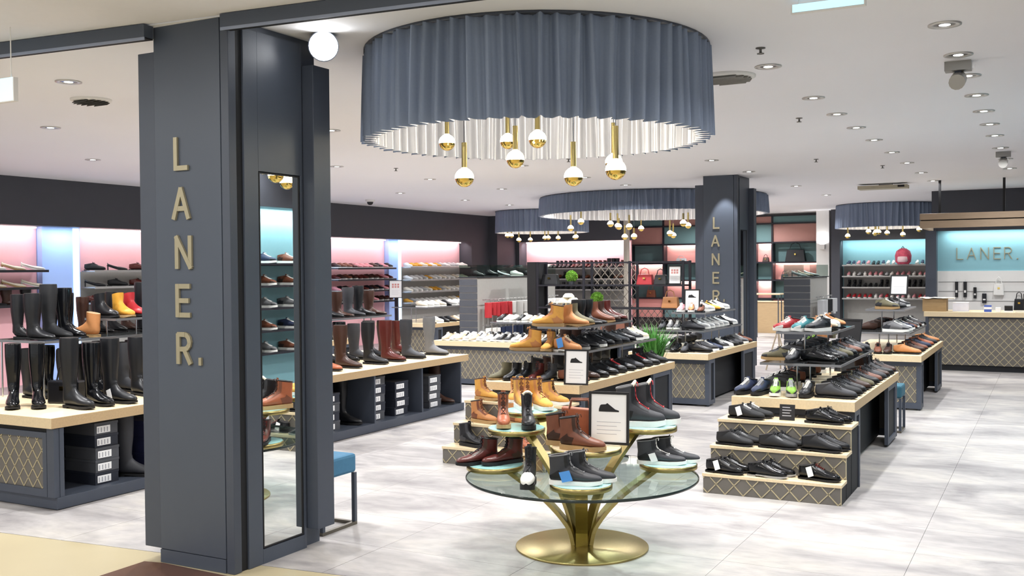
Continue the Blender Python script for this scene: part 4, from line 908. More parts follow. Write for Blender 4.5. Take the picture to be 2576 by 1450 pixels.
shoe('ankle', -3.95, 8.06, Z2, -80, 'wheat', 'sole_gum', 'tan', -1, 'wheat lace-up boot facing forward on the long glass tier', 'wheat boots on the long glass tier', 2, (), .92, .92)
shoe('low', -3.76, 8.06, Z2, -12, 'tan', 'sole_white', 'beige', -1, 'tan low boot with a round blue tag on the long glass tier', 'wheat boots on the long glass tier', 2, ('bluetag',), 1.0, 1.2)
row(9, (-3.78, 8.26), (-3.78, 9.75), Z2, -4, [('sneaker', 'black', 'sole_grey', 'black'), ('low', 'black'), ('sneaker', 'black', 'sole_white', 'black', ('tag',)), ('low', 'black'), ('sneaker', 'matt black', 'sole_black', 'grey', ('tag',)), ('low', 'dark grey'), ('low', 'black', 'sole_black', 'black', ('tag',)), ('sneaker', 'black'), ('sneaker', 'beige', 'sole_white', 'white')], 'the long glass tier behind the glass stand', 'from its front', 1, sc=1.0)
row(7, (-4.13, 8.4), (-4.13, 9.7), Z2, 180, pick([('low', 'black'), ('ankle', 'dark brown')], 6), 'the far side of the long glass tier', 'from its front')
tier('upper glass shelf with wheat and olive boots behind the glass stand', -4.05, -3.66, 8.05, 9.35, 1.08, .865, posts=[(-3.955, 8.22), (-3.955, 9.3)])
Z3 = 1.0805
shoe('ankle', -3.98, 8.11, Z3, -170, 'wheat', 'sole_tan', 'tan', 1, 'wheat boot at the corner of the upper glass shelf, toe away from the aisle', 'boots on the upper glass shelf', 2, (), .95)
shoe('chelsea', -3.78, 8.25, Z3, -10, 'tan', 'sole_tan', None, 1, 'tan pull-on boot on the upper glass shelf', 'boots on the upper glass shelf', 2, (), .95)
row(6, (-3.8, 8.42), (-3.8, 9.2), Z3, -8, [('chelsea', 'olive', 'sole_tan'), ('tall', 'black', 'sole_black', None, (), .5), ('tall', 'black', 'sole_black', None, (), .5), ('chelsea', 'brown', 'sole_tan'), ('chelsea', 'dark brown'), ('chelsea', 'burgundy')], 'the upper glass shelf behind the glass stand', 'from its front', 1, sc=.98)
poster('leaning black framed sign at the corner of the table behind the glass stand', -3.55, 7.76, Z + .002, .21, .30, 8, 6)

def plant_ball(x, y, z, r, label):
    q = thing('potted_ball_plant', label, 'plant', (x, y, z)); rb = random.Random(int(x * 100))
    MB().lathe([(r * .5, 0), (r * .62, r * .7), (r * .58, r * .72), (r * .5, r * .66), (.001, r * .66)], n=20).build('pot', mat('pot_dark', '2a2c33', .5), q)
    vs, fs = [], []
    for i in range(900):
        u, v = rb.uniform(-1, 1), rb.uniform(0, 6.283); n = Vector((math.sqrt(1 - u * u) * math.cos(v), math.sqrt(1 - u * u) * math.sin(v), u)); c = Vector((0, 0, r * 1.55)) + n * r * rb.uniform(.8, 1)
        a = n.cross(Vector((rb.uniform(-1, 1), rb.uniform(-1, 1), rb.uniform(-1, 1)))).normalized() * r * .09; k = len(vs); vs += [c - a, c + a, c + n * r * .25]; fs.append((k, k + 1, k + 2))
    b = MB(); b.lathe([(r * .85 * math.cos(math.radians(t_)), r * 1.55 + r * .85 * math.sin(math.radians(t_))) for t_ in range(-85, 90, 17)], n=18, cap=False); b.add(vs, fs); b.build('leaves', GREEN, q, kind='stuff')
q = thing('potted_fern', 'bushy green plant in a tall pot at the far end of the table behind the glass stand', 'plant', (-3.86, 10.48, 0))
MB().lathe([(.12, 0), (.16, .55), (.15, .56), (.13, .52), (.001, .52)], n=24).build('pot', mat('pot_green', '3d4a42', .5), q)
rb = random.Random(8); b = MB()
for i in range(260):
    a = rb.uniform(0, 6.28); L_ = rb.uniform(.25, .5); sp_ = rb.uniform(.05, .32); p0 = Vector((rb.uniform(-.08, .08), rb.uniform(-.08, .08), .5)); p2 = Vector((math.cos(a) * sp_, math.sin(a) * sp_, .5 + L_)); p1 = (p0 + p2) / 2 + Vector((0, 0, .06))
    sd = Vector((-math.sin(a), math.cos(a), 0)) * .009; k = [p0 - sd, p0 + sd, p1 + sd, p1 - sd, p2]; b.add(k, [(0, 1, 2, 3), (3, 2, 4)])
b.build('leaves', GREEND, q, kind='stuff')

# table between the aisle table and the till (T2)
row(7, (-1.43, 12.0), (-1.43, 14.0), Z, -4, [('low', 'tan'), ('low', 'dark brown'), ('low', 'brown'), ('low', 'navy'), ('low', 'chestnut'), ('low', 'dark grey'), ('low', 'tan')], 'the aisle-side row of the table before the till', 'from its front', 1, sc=1.0)
row(5, (-2.09, 12.0), (-1.63, 12.0), Z, -85, [('low', 'black'), ('sneaker', 'black'), ('low', 'black'), ('low', 'brown'), ('low', 'dark brown')], 'the front row of the table before the till', 'from the pillar side', 1, sc=.95)
tier('glass shelf tier with grey trainers before the till', -2.0, -1.42, 12.1, 13.8, .84, TOP)
row(8, (-1.58, 12.25), (-1.56, 13.7), .8405, -8, [('sneaker', 'grey'), ('sneaker', 'silver', 'sole_white', 'white'), ('sneaker', 'navy'), ('low', 'brown'), ('sneaker', 'grey'), ('low', 'dark brown'), ('sneaker', 'dark grey'), ('low', 'black')], 'the glass tier before the till', 'from its front', 1, sc=1.0)
row(5, (-1.93, 12.3), (-1.92, 13.5), .8405, 180, pick([('sneaker', 'black'), ('low', 'dark brown')], 12), 'the inner side of the glass tier before the till', 'from its front', 0)
tier('dark upper shelf holding a white sign before the till', -1.92, -1.5, 12.3, 13.4, 1.09, .84, mt=SHELF, posts=[(-1.75, 12.35), (-1.75, 13.35)])
row(4, (-1.7, 12.45), (-1.68, 13.2), 1.0905, -20, [('sneaker', 'olive', 'sole_gum'), ('low', 'black'), ('low', 'grey'), ('sneaker', 'black')], 'the dark upper shelf before the till', 'from its front', 1)
poster('white sign leaning on the dark upper shelf before the till', -1.60, 12.62, 1.25, .2, .24, -5, 12, 'none'); MB().tube([(-1.6, 12.66, 1.09), (-1.6, 12.66, 1.3)], .006, 8).build('sign_stem', CHROME, None, label='thin chrome rod carrying the white sign before the till', cat='stand')

# table in front of the inner pillar (M2)
mx_ = [('low', 'black'), ('sneaker', 'dark grey'), ('low', 'navy'), ('sneaker', 'black'), ('low', 'white', 'sole_white', 'black'), ('low', 'black'), ('low', 'dark grey'), ('sneaker', 'grey'), ('low', 'brown'), ('low', 'red')]
row(9, (-3.6, 11.35), (-3.6, 13.1), Z, -4, mx_, 'the aisle-side row of the table before the inner pillar', 'from its front', 1)
row(6, (-4.3, 11.33), (-3.78, 11.33), Z, -90, pick([('low', 'black'), ('low', 'dark grey'), ('sneaker', 'black', 'sole_grey', 'white'), ('low', 'glossy black')], 21), 'the front row of the table before the inner pillar', 'from the boot side', 1, sc=.9)
row(7, (-4.25, 11.75), (-4.25, 13.0), Z, 180, pick([('low', 'black'), ('sneaker', 'dark grey')], 22), 'the far row of the table before the inner pillar', 'from its front', 0)
tier('glass tier on the table before the inner pillar', -4.25, -3.6, 11.5, 13.1, .85, TOP)
row(8, (-3.78, 11.65), (-3.76, 12.95), .8505, -6, pick([('low', 'black'), ('sneaker', 'white', 'sole_white', 'grey'), ('sneaker', 'grey'), ('low', 'dark grey')], 24), 'the glass tier before the inner pillar', 'from its front', 1)
row(3, (-4.18, 11.68), (-3.99, 11.68), .8505, -80, pick([('sneaker', 'grey'), ('low', 'dark grey'), ('sneaker', 'black')], 25), 'the front of the glass tier before the inner pillar', 'from the boot side', 1, sc=.85)
tier('upper glass shelf before the inner pillar, with rose sneakers', -4.02, -3.6, 11.55, 12.8, 1.06, .85, posts=[(-3.97, 11.85), (-3.97, 12.72)])
row(3, (-3.95, 11.70), (-3.70, 11.70), 1.0605, -80, [('sneaker', 'rose', 'sole_white'), ('sneaker', 'tan', 'sole_white'), ('low', 'brown'), ('sneaker', 'rose', 'sole_white')], 'the upper glass shelf before the inner pillar', 'from the boot side', 1, sc=.8)
row(4, (-3.76, 12.0), (-3.76, 12.6), 1.0605, -10, [('sneaker', 'white', 'sole_white', 'grey'), ('low', 'mustard'), ('low', 'cream'), ('sneaker', 'white', 'sole_white', 'black')], 'the rear of the upper glass shelf before the inner pillar', 'from its front', 1)
poster('white framed sign standing over the rose sneakers before the inner pillar', -3.86, 11.83, 1.062, .19, .27, 6, 6)

# table with white shoes before the slatted gondola (M1)
ws = pick([('sneaker', 'white', 'sole_white', 'black'), ('sneaker', 'white', 'sole_white', 'grey'), ('low', 'white', 'sole_white', 'beige'), ('sneaker', 'black', 'sole_white', 'white'), ('low', 'beige', 'sole_white', 'white')], 30)
row(15, (-7.48, 12.05), (-5.95, 12.05), Z, -90, ws, 'the front row of the white shoe table', 'from the boot side', 1, sc=.85)
row(11, (-7.45, 12.45), (-6.1, 12.45), Z, -90, ws[5:] + ws[:5], 'the second row of the white shoe table', 'from the boot side', 0, sc=.85)
tier('glass tier on the white shoe table', -6.9, -5.8, 12.25, 12.9, .86, TOP, posts=[(-6.88, 12.25), (-5.82, 12.25), (-6.88, 12.87), (-5.82, 12.87)])
row(10, (-6.8, 12.4), (-5.9, 12.4), .8605, -90, ws[9:] + ws[:9], 'the glass tier of the white shoe table', 'from the boot side', 0, sc=.85)
row(4, (-6.6, 12.75), (-5.95, 12.75), .8605, -60, [('low', 'cream', 'sole_tan', 'cream'), ('low', 'black', 'sole_white'), ('low', 'cream', 'sole_tan', 'cream'), ('low', 'white', 'sole_white')], 'the rear of the glass tier on the white shoe table', 'from the boot side', 0)
q = thing('display_rack', 'small cream wire rack with caps on the white shoe table', 'rack', (-6.05, 13.0, TOP))
MB().tube([(-.15, 0, 0), (-.15, 0, .5), (.15, 0, .5), (.15, 0, 0)], .012, 8).build('frame', mat('rack_cream', 'e8e0cc', .5), q)
for i in range(4): MB().tube([(-.11 + i * .073, -.01, .5), (-.11 + i * .073, -.02, .22)], .016, 8).build('hanger', mat('rack_cream', 'e8e0cc'), q)
boxo('shelf', -.18, .18, -.12, .12, .5, .515, mat('rack_cream', 'e8e0cc'), q)
for i, (dx_, dz) in enumerate(((-.06, 0), (.07, 0), (0.0, .06))):
    MB().lathe([(.085, 0), (.08, .02), (.05, .055), (.001, .06)], (-6.05 + dx_, 13.0, TOP + .5155 + dz), 14).build('cap', mat('cap_cream', 'eae1ca', .8), None, label='cream knitted cap on the small wire rack, %s in the pile' % ORD[i], cat='cap', group='caps on the wire rack')

# ------------------------------------------------------------------ slatted gondolas with hanging goods
def gondola(label, x0, x1, y0, y1, h, goods, cols, seed):
    q = thing('slat_gondola', label, 'shelf', (0, 0, 0), 0, 'slatted gondolas')
    boxo('core', x0 + .012, x1 - .012, y0 + .012, y1, .04, h, GRIDW, q); boxo('base', x0, x1, y0, y1 + .02, 0, .04, FRAME, q)
    n = 13; p = (h - .06) / n
    for i in range(n): boxo('slat', x0, x1, y0, y0 + .011, .05 + i * p, .05 + (i + 1) * p - .014, mat('slat_dark', '4a4d54', .5), q)
    boxo('slat_backing', x0 + .004, x1 - .004, y0 + .0112, y0 + .0118, .05, h, WIRE, q)
    boxo('top_plate', x0 - .01, x1 + .01, y0 - .01, y1 + .02, h, h + .015, SHELF, q)
    g_ = MB()
    for (a, b_, c_, d_) in ((x0, x1, y0, y0 + .006), (x1 - .006, x1, y0 + .006, y1), (x0, x0 + .006, y0 + .006, y1)): g_.box(a, b_, c_, d_, h + .016, h + .2)
    g_.build('clear_tray', GLASS, q)
    for z in (1.12, .72): MB().tube([(x1 + .074, y0 + .05, z), (x1 + .074, y1 - .05, z)], .006, 8).build('hang_rail', CHROME, q)
    rg = random.Random(seed); k = 0
    for z, zn in ((1.12, 'upper'), (.72, 'lower')):
        m_ = int((y1 - y0 - .2) / .13)
        for i in range(m_):
            y = y0 + .14 + i * .13; c_ = cols[0 if zn == 'upper' else 1][min(i * len(cols[0]) // m_, len(cols[0]) - 1)]
            g = thing(goods, '%s %s, %s from the slatted end on the %s rail, %s' % (c_, goods.replace('_', ' '), ORD[i], zn, 'white shoe side' if seed == 1 else 'till side'), 'bag', (x1 + .088, y, z - .03), math.radians(rg.uniform(-12, 12)), goods.replace('_', ' ') + 's on the gondola rails')
            hh = rg.uniform(.2, .26); b = MB(); b.prism([(-.008, -.04), (.07, -.05), (.10, .0), (.07, .05), (-.008, .04)], -hh, -.015); b.build('body', mat('goods_' + c_, PAL[c_][0], .6), g, .004)
            MB().tube([(0, 0, -.02), (0, 0, .028), (-.012, 0, .042)], .003, 6).build('hook', CHROME, g)
gondola('dark slatted gondola with red and white pouches behind the white shoe table', -8.16, -7.84, 13.5, 16.3, 1.46, 'hanging_pouch', (['red', 'red', 'white', 'white', 'dark grey', 'white', 'white'], ['white', 'navy', 'navy', 'black', 'black', 'navy', 'black']), 1)
gondola('dark slatted gondola in front of the pink and teal back wall', -3.68, -3.28, 15.8, 17.2, 1.42, 'hanging_pouch', (['silver', 'black', 'silver'], ['tan', 'dark brown', 'olive']), 2)
row(6, (-8.0, 13.8), (-8.0, 16.0), 1.476, 0, [('low', 'black'), ('ankle', 'black'), ('pump', 'silver'), ('low', 'white', 'sole_white')], 'the clear tray of the gondola near the pink corner', 'from its slatted end', 0, sc=.85)
row(3, (-3.48, 16.0), (-3.48, 16.9), 1.436, 0, [('pump', 'silver'), ('pump', 'beige'), ('pump', 'silver')], 'the clear tray of the gondola before the back wall', 'from its slatted end', 0, sc=.85)

# ------------------------------------------------------------------ lattice rack in the middle with plants and bags
q = thing('lattice_rack', 'tall open steel rack with lattice panels in the middle of the shop', 'rack'); RY0, RY1 = 14.3, 14.65
px_ = [-7.22, -6.42, -5.66, -4.82]
for x in px_:
    for y in (RY0, RY1 - .03): boxo('post', x, x + .035, y, y + .03, 0, 1.70, SHELF, q)
for z in (1.68, 1.33, .98, .62, .25):
    for y in (RY0, RY1 - .03): boxo('rail', px_[0] + .036, px_[-1] - .001, y + .002, y + .026, z - .012, z + .012, SHELF, q)
for z in (1.33, .98, .62, .25): boxo('rack_shelf', px_[0], px_[-1] + .03, RY0 + .03, RY1 - .032, z - .006, z + .006, ACRYL, q)
lattice('lattice', q, (px_[1] + .04, RY1 - .01, .25), (1, 0, 0), (0, 0, 1), (0, -1, 0), .72, 1.42, .13, .15, .009, line=mat('lattice_taupe', '8f857a', .5))
lattice('lattice', q, (px_[2] + .04, RY1 - .01, .63), (1, 0, 0), (0, 0, 1), (0, -1, 0), .8, .34, .1, .12, .008, line=MATS['lattice_taupe'])
boxo('end_board', px_[0] - .16, px_[0] - .005, RY0, RY1, 0, 1.70, INK, q)
plant_ball(-6.68, 14.47, 1.337, .085, 'small round green plant on the upper shelf of the lattice rack'); plant_ball(-6.25, 14.3 - .12 + .29, .987, .09, 'small round green plant on the middle shelf of the lattice rack')
def bag(x, y, z, col, wx, hz, label, ang=0, handles=True, dep=.07):
    g = thing('handbag', label, 'bag', (x, y, z), math.radians(ang), 'bags on the racks and back wall'); m_ = mat('bagleather_' + col.replace(' ', '_'), PAL[col][0], .4, var=.08)
    b = MB(); b.add([(-wx / 2, -dep, 0), (wx / 2, -dep, 0), (wx / 2, dep, 0), (-wx / 2, dep, 0), (-wx * .42, -dep * .55, hz), (wx * .42, -dep * .55, hz), (wx * .42, dep * .55, hz), (-wx * .42, dep * .55, hz)], [(3, 2, 1, 0), (4, 5, 6, 7), (0, 1, 5, 4), (1, 2, 6, 5), (2, 3, 7, 6), (3, 0, 4, 7)]); b.build('body', m_, g, .012)
    if handles: MB().tube([(-wx * .28, -dep * .5, hz), (-wx * .2, -dep * .4, hz * 1.45), (0, -dep * .4, hz * 1.6), (wx * .2, -dep * .4, hz * 1.45), (wx * .28, -dep * .5, hz)], .007, 8).build('handle', m_, g)
    boxo('clasp', -.018, .018, -dep * 1.02, -dep * .86, hz * .55, hz * .7, GOLDM, g)
bag(-5.45, 14.47, 1.337, 'red', .26, .16, 'red handbag on the lattice rack beside a black one'); bag(-5.2, 14.47, 1.337, 'black', .2, .15, 'black handbag beside the red one on the lattice rack')
bag(-7.05, 14.47, 1.337, 'black', .3, .17, 'large black handbag on the upper shelf of the lattice rack', 0, False); bag(-5.05, 14.47, .987, 'tan', .26, .17, 'round tan bag on the middle shelf of the lattice rack')
bag(-5.95, 14.47, .627, 'brown', .42, .24, 'brown basket bag on a low shelf of the lattice rack', 0, False, .12)
poster('framed sign with small pink pictures on the lattice rack', -4.98, 14.45, 1.345, .2, .28, 3, 4, 'grid')
for i in range(8):
    for j, z in enumerate((.987, .627)):
        x = -7.1 + i * .085 if j == 0 else -7.1 + i * .085
        shoe('pump', x, 14.47, z, -90, ['black', 'dark brown', 'grey', 'black'][(i + j) % 4], 'sole_black', None, 1, 'dark court shoe, %s from the dark end board on the %s rack shelf' % (ORD[i], ('middle', 'lower')[j]), 'court shoes on the lattice rack', 0, (), .75)

# ------------------------------------------------------------------ pink and teal board wall at the back
GX_ = [-8.8, -8.0, -7.25, -6.5, -5.98, -5.08]; GXL = [-8.84] + [-7.98, -7.12, -6.62, -6.2, -5.08]
GZ = [.25, .78, 1.25, 1.70, 2.2, 2.68, 2.88]; GYW = 25.6
q = thing('board_wall', 'wall rack of pink and teal boards in a black grid at the back', 'rack')
cells = [(-10.02, -9.14), (-9.1, -8.2), (-8.16, -7.3), (-7.26, -6.7), (-6.66, -6.26), (-6.22, -5.1)]; PAR = [1, 2, 3, 4, 4, 5]
for ci, (a, b_) in enumerate(cells):
    for ri in range(6):
        z0, z1 = GZ[ri] + .02, GZ[ri + 1] - .02; odd = (PAR[ci] + ri) % 2
        lit = odd == 1 and ri in (1, 2, 3)
        if ri >= 4: m_ = PINKD if odd == 1 else TEALD
        else: m_ = PINKN if odd == 1 else TEALD
        yy = GYW + (.22 if ri in (1, 2, 3) else .0)
        bo = boxo('board', a, b_, yy, yy + .012, z0, z1, m_, q)
        if lit:
            boxo('led_strip', a + .02, b_ - .02, yy - .04, yy - .012, z1 - .025, z1 - .005, GLOWP, bo)
            area('niche_light', ((a + b_) / 2, yy - .1, z1 - .03), b_ - a - .1, 1.6, (1, .95, .93), (0, .5, -1), .05)
for ci in range(len(cells) + 1):
    x = cells[ci][0] - .02 if ci < len(cells) else cells[-1][1] + .02
    boxo('upright', x - .02, x + .02, GYW - .05, GYW + .24, 0, 2.9, SHELF, q)
for z in GZ: boxo('crossbar', cells[0][0] - .04, cells[-1][1] + .04, GYW - .051, GYW - .01, z - .018, z + .018, SHELF, q)
for z in GZ[1:4]: boxo('niche_shelf', cells[0][0], cells[-1][1], GYW - .009, GYW + .215, z - .012, z + .012, SHELF, q)
bag(-5.68, GYW + .08, 1.713, 'black', .5, .3, 'large black bag with a white tag in a teal niche of the back wall', 0, True, .09)
bag(-6.42, GYW + .06, 1.713, 'dark brown', .16, .12, 'small dark bag in a pink niche of the back wall'); bag(-5.95, GYW + .06, 1.263, 'black', .18, .14, 'small black bag in the pink niche below the large black bag')
bag(-5.5, GYW + .06, 1.263, 'silver', .16, .1, 'small silver bag in the pink niche below the large black bag'); bag(-8.65, GYW + .06, 1.713, 'silver', .3, .12, 'silver bag in the lit pink niche above the framed sign of the lattice rack')
bag(-9.6, GYW + .06, 1.263, 'beige', .22, .16, 'beige bag in the board wall niche nearest the pink bay'); bag(-9.5, GYW + .06, .793, 'brown', .25, .2, 'brown bag low in the board wall')
q = thing('wood_chest', 'low wooden chest before the board wall', 'chest'); boxo('body', -6.6, -5.2, 24.3, 24.75, .0, .74, OAKY, q); boxo('lid', -6.62, -5.18, 24.28, 24.77, .741, .76, OAK, q)
q = thing('side_table', 'small pale table top behind the inner pillar', 'table', (-5.6, 22.6, 0)); boxo('table_top', -.35, .3, -.2, .2, .97, 1.0, OAK, q)
for a, b_ in ((-.3, -.15), (.25, -.15), (-.3, .15), (.25, .15)): boxo('leg', a - .01, a + .01, b_ - .01, b_ + .01, 0, .97, FRAME, q)
q = thing('easel', 'pale wooden trestle legs on the floor beside the inner pillar', 'stand', (-3.75, 15.7, 0))
for a, b_ in (((0, 0, .62), (-.16, -.1, 0)), ((0, 0, .62), (.17, -.1, 0)), ((0, .02, .62), (0, .18, 0))): MB().tube([a, b_], .012, 8).build('leg', mat('trestle_wood', 'cbb8a0', .5), q)

# ------------------------------------------------------------------ wall shelves with footwear
def wshelf(y0, y1, z, m_, label, x0=-12.88, x1=-12.6, grp='shelves on the pink wall'):
    q = thing('wall_shelf', label, 'shelf', (0, 0, 0), 0, grp)
    boxo('shelf_board', x0, x1, y0, y1, z - .022, z, m_, q); boxo('price_rail', x1, x1 + .012, y0, y1, z - .03, z + .004, m_, q)
def wrow(n, y0, y1, z, specs, where, x=-12.73, ang=0, sc=.9, det=0): row(n, (x, y0), (x, y1), z + .0005, ang, specs, where, 'from the entrance end', det, sc=sc)
bays_s = [((4.35, 9.57), [1.635, 1.395, 1.15], SHELF, 11, [('pump', 'beige', 'sole_tan'), ('pump', 'cream', 'sole_white'), ('pump', 'white', 'sole_white'), ('pump', 'cream', 'sole_tan')], 'first pink bay'),
          ((10.35, 15.25), [1.625, 1.38, 1.14, .9], WIRE, 12, [('low', 'black'), ('pump', 'black'), ('low', 'matt black'), ('low', 'burgundy')], 'second pink bay'),
          ((16.18, 18.2), [1.64, 1.405, 1.17, .94], SHELF, 11, [('sneaker', 'dark brown', 'sole_white'), ('low', 'burgundy', 'sole_white'), ('low', 'rose', 'sole_white'), ('sneaker', 'black', 'sole_white'), ('sneaker', 'brown', 'sole_white')], 'third pink bay'),
          ((18.76, 21.36), [1.655, 1.37, 1.10, .85], WIRE, 13, [('sneaker', 'white', 'sole_white', 'grey'), ('low', 'white', 'sole_white'), ('sneaker', 'cream', 'sole_white', 'white'), ('low', 'mustard', 'sole_white'), ('sneaker', 'silver', 'sole_white', 'white')], 'fourth pink bay')]
zn = ['top', 'second', 'third', 'fourth']
for bi, ((a, b_), zs_, m_, n, sp, wh) in enumerate(bays_s):
    if bi in (1, 3): boxo('wall_backing', XB + .011, XB + .02, a, b_, 0, zs_[0] - .02, GRIDW, kind='structure')
    for k, z in enumerate(zs_):
        wshelf(a, b_, z, m_, '%s shelf of the %s counted from the entrance' % (zn[k], wh))
        if bi == 0 and k == 2: sp2 = [('tall', 'black', 'sole_black', None, (), .5), ('tall', 'dark brown', 'sole_black', None, (), .5)]
        else: sp2 = pick(sp, bi * 7 + k)
        if bi == 0: wrow(9, 7.0, b_ - .15, z, sp2, 'the %s shelf of the %s' % (zn[k], wh), sc=1.05, det=1, ang=62)
        elif bi == 1: wrow(n if k < 2 else 8, a + .12, b_ - .2, z, sp2, 'the %s shelf of the %s' % (zn[k], wh), sc=1.0, det=1 if k < 2 else 0, ang=55)
        else: wrow(n, a + .1, b_ - .1, z, sp2, 'the %s shelf of the %s' % (zn[k], wh))
poster('white poster on a stand before the third pink bay', -12.2, 17.6, 1.0, .28, .38, 30, 5, 'grid'); boxo('poster_stand', -12.23, -12.17, 17.6, 17.66, 0, 1.0, SHELF, None, label='thin black stand under the poster before the third pink bay', cat='stand')
# low tables with shoes before the pink wall, seen between boot tops and gondola
disp_table('oak topped display table in front of the third and fourth pink bays', -11.2, -9.9, 15.5, 18.2)
row(12, (-10.05, 15.6), (-10.05, 18.1), Z, -5, pick([('sneaker', 'grey'), ('low', 'black'), ('sneaker', 'white', 'sole_white', 'black'), ('low', 'beige')], 41), 'the near row of the table before the pink bays', 'from the entrance end', 0)
tier('glass tier on the table before the pink bays', -10.9, -10.1, 15.6, 18.1, .9, TOP)
row(12, (-10.3, 15.7), (-10.3, 18.0), .9005, -5, pick([('sneaker', 'white', 'sole_white', 'black'), ('low', 'black'), ('sneaker', 'cream', 'sole_white')], 42), 'the glass tier of the table before the pink bays', 'from the entrance end', 0)
disp_table('oak topped display table between boot table and pink wall', -10.2, -8.9, 9.2, 11.9)
row(9, (-9.1, 9.4), (-9.1, 11.7), Z, -5, pick([('chelsea', 'black'), ('chelsea', 'tan', 'sole_tan'), ('ankle', 'black')], 43), 'the near row of the table by the pink wall', 'from the entrance end', 0)
tier('glass tier on the table between boot table and pink wall', -10.0, -9.2, 9.4, 11.7, .95, TOP)
row(9, (-9.4, 9.5), (-9.4, 11.6), .9505, -5, pick([('chelsea', 'black'), ('chelsea', 'dark brown'), ('ankle', 'brown'), ('tall', 'black', 'sole_black', None, (), .6)], 44), 'the glass tier of the table by the pink wall', 'from the entrance end', 0)

# back pink bay
for k, z in enumerate((1.60, 1.33, 1.06, .8)):
    q = thing('wall_shelf', '%s shelf of the pink bay on the back wall' % zn[k], 'shelf', (0, 0, 0), 0, 'shelves of the back pink bay')
    boxo('shelf_board', -12.2, -9.33, 23.36, 23.7, z - .02, z, WIRE, q); boxo('price_rail', -12.2, -9.33, 23.348, 23.359, z - .028, z + .004, WIRE, q)
boxo('wall_backing', -12.2, -9.33, 23.705, 23.715, 0, 1.58, GRIDW, kind='structure')
row(22, (-12.0, 23.52), (-9.5, 23.52), 1.6005, -90, [('low', 'black'), ('low', 'white'), ('low', 'black')] * 2 + pick([('tall', 'black', 'sole_black', None, (), .55), ('chelsea', 'black'), ('chelsea', 'burgundy'), ('chelsea', 'dark brown')], 51)[:30], 'the top shelf of the back pink bay', 'from the corner', 0, sc=.95, jit=8)
row(20, (-12.0, 23.52), (-9.5, 23.52), 1.3305, -90, pick([('chelsea', 'black'), ('low', 'brown'), ('low', 'black')], 52), 'the second shelf of the back pink bay', 'from the corner', 0, sc=.9)
row(18, (-12.0, 23.52), (-9.5, 23.52), 1.0605, -90, pick([('chelsea', 'black'), ('low', 'dark grey')], 53), 'the third shelf of the back pink bay', 'from the corner', 0, sc=.9)
# blue bay
for k, z in enumerate((1.62, 1.36, 1.10, .84)):
    q = thing('wall_shelf', '%s shelf of the blue bay at the back' % zn[k], 'shelf', (0, 0, 0), 0, 'shelves of the blue bay')
    boxo('shelf_board', -4.38, -2.05, 24.66, 24.98, z - .02, z, WIRE, q); boxo('price_rail', -4.38, -2.05, 24.648, 24.659, z - .028, z + .004, WIRE, q)
boxo('wall_backing', -4.4, -2.02, 24.985, 24.995, 0, 1.6, GRIDW, kind='structure')
for k, (z, sp) in enumerate(((1.6205, [('sneaker', 'white', 'sole_white'), ('sneaker', 'rose', 'sole_white'), ('sneaker', 'navy'), ('low', 'black')]), (1.3605, [('sneaker', 'white', 'sole_white'), ('sneaker', 'rose', 'sole_white'), ('low', 'silver')]), (1.1005, [('chelsea', 'black'), ('low', 'black')]), (.8405, [('sneaker', 'rose', 'sole_white'), ('sneaker', 'red', 'sole_white'), ('sneaker', 'white', 'sole_white')]))):
    if k == 0: row(10, (-4.25, 24.82), (-3.26, 24.82), z, -90, pick(sp, 60), 'the top shelf of the blue bay', 'from the white column', 0, sc=.85); row(6, (-2.74, 24.82), (-2.2, 24.82), z, -90, pick(sp, 66), 'the top shelf of the blue bay', 'beyond the backpack', 0, sc=.85)
    else: row(18, (-4.25, 24.82), (-2.2, 24.82), z, -90, pick(sp, 60 + k), 'the %s shelf of the blue bay' % zn[k], 'from the white column', 0, sc=.85)
q = thing('backpack', 'pink and red children backpack on top of the blue bay shelf', 'bag', (-3.02, 24.6, 1.625))
MB().lathe([(.12, 0), (.17, .06), (.18, .2), (.15, .3), (.07, .36), (.001, .37)], n=20).build('body', mat('pack_pink', 'c8506a', .6, var=.5, scale=14), q); MB().tube([(-.03, -.05, .36), (0, -.06, .41), (.03, -.05, .36)], .01, 8).build('handle', INK, q)
MB().lathe([(.1, .05), (.12, .08), (.11, .17), (.001, .2)], (0, -.1, 0), 16).build('front_pocket', mat('pack_white', 'e8c9d2', .6), q)

# mirror-side shelf wall (right side of the shop), teal bay seen in the entrance mirror
boxo('wall_right_teal', .97, 1.0, 7.6, 12.2, 0, 2.36, TEAL, kind='structure'); boxo('trim_15', .62, 1.0, 7.4, 12.4, 2.36, CEIL, ANTH2, kind='structure')
boxo('trim_16', .62, 1.0, 7.4, 7.6, 0, 2.36, ANTH2, kind='structure'); boxo('trim_17', .62, 1.0, 12.2, 12.4, 0, 2.36, ANTH2, kind='structure')
area('bay_light', (.84, 9.9, 2.33), 4.4, 34, (.88, 1, 1), (.5, 0, -1), .08)
s_ = thing('fascia_sign', 'small gold letters LANER. on the dark fascia opposite the entrance mirror', 'sign')
for i, ch in enumerate('LANER.'): letter(ch, s_, (.619, 9.3 - i * .085, 2.74), (0, -1, 0), (0, 0, 1), (-1, 0, 0), .09, .015, .006, GOLDL)
for k, z in enumerate((1.69, 1.42, 1.15, .88, .61)):
    wshelf(7.65, 12.15, z, SHELF, '%s shelf of the teal bay opposite the entrance mirror' % (zn + ['fifth'])[k], .68, .96, 'shelves of the teal bay')
    row(6, (.82, 8.2), (.82, 10.2), z + .0005, 170, pick([('sneaker', 'tan', 'sole_white'), ('sneaker', 'brown', 'sole_white'), ('sneaker', 'grey', 'sole_white'), ('sneaker', 'navy', 'sole_white')], 70 + k), 'the %s shelf of the teal bay' % (zn + ['fifth'])[k], 'from the shop front', 1)

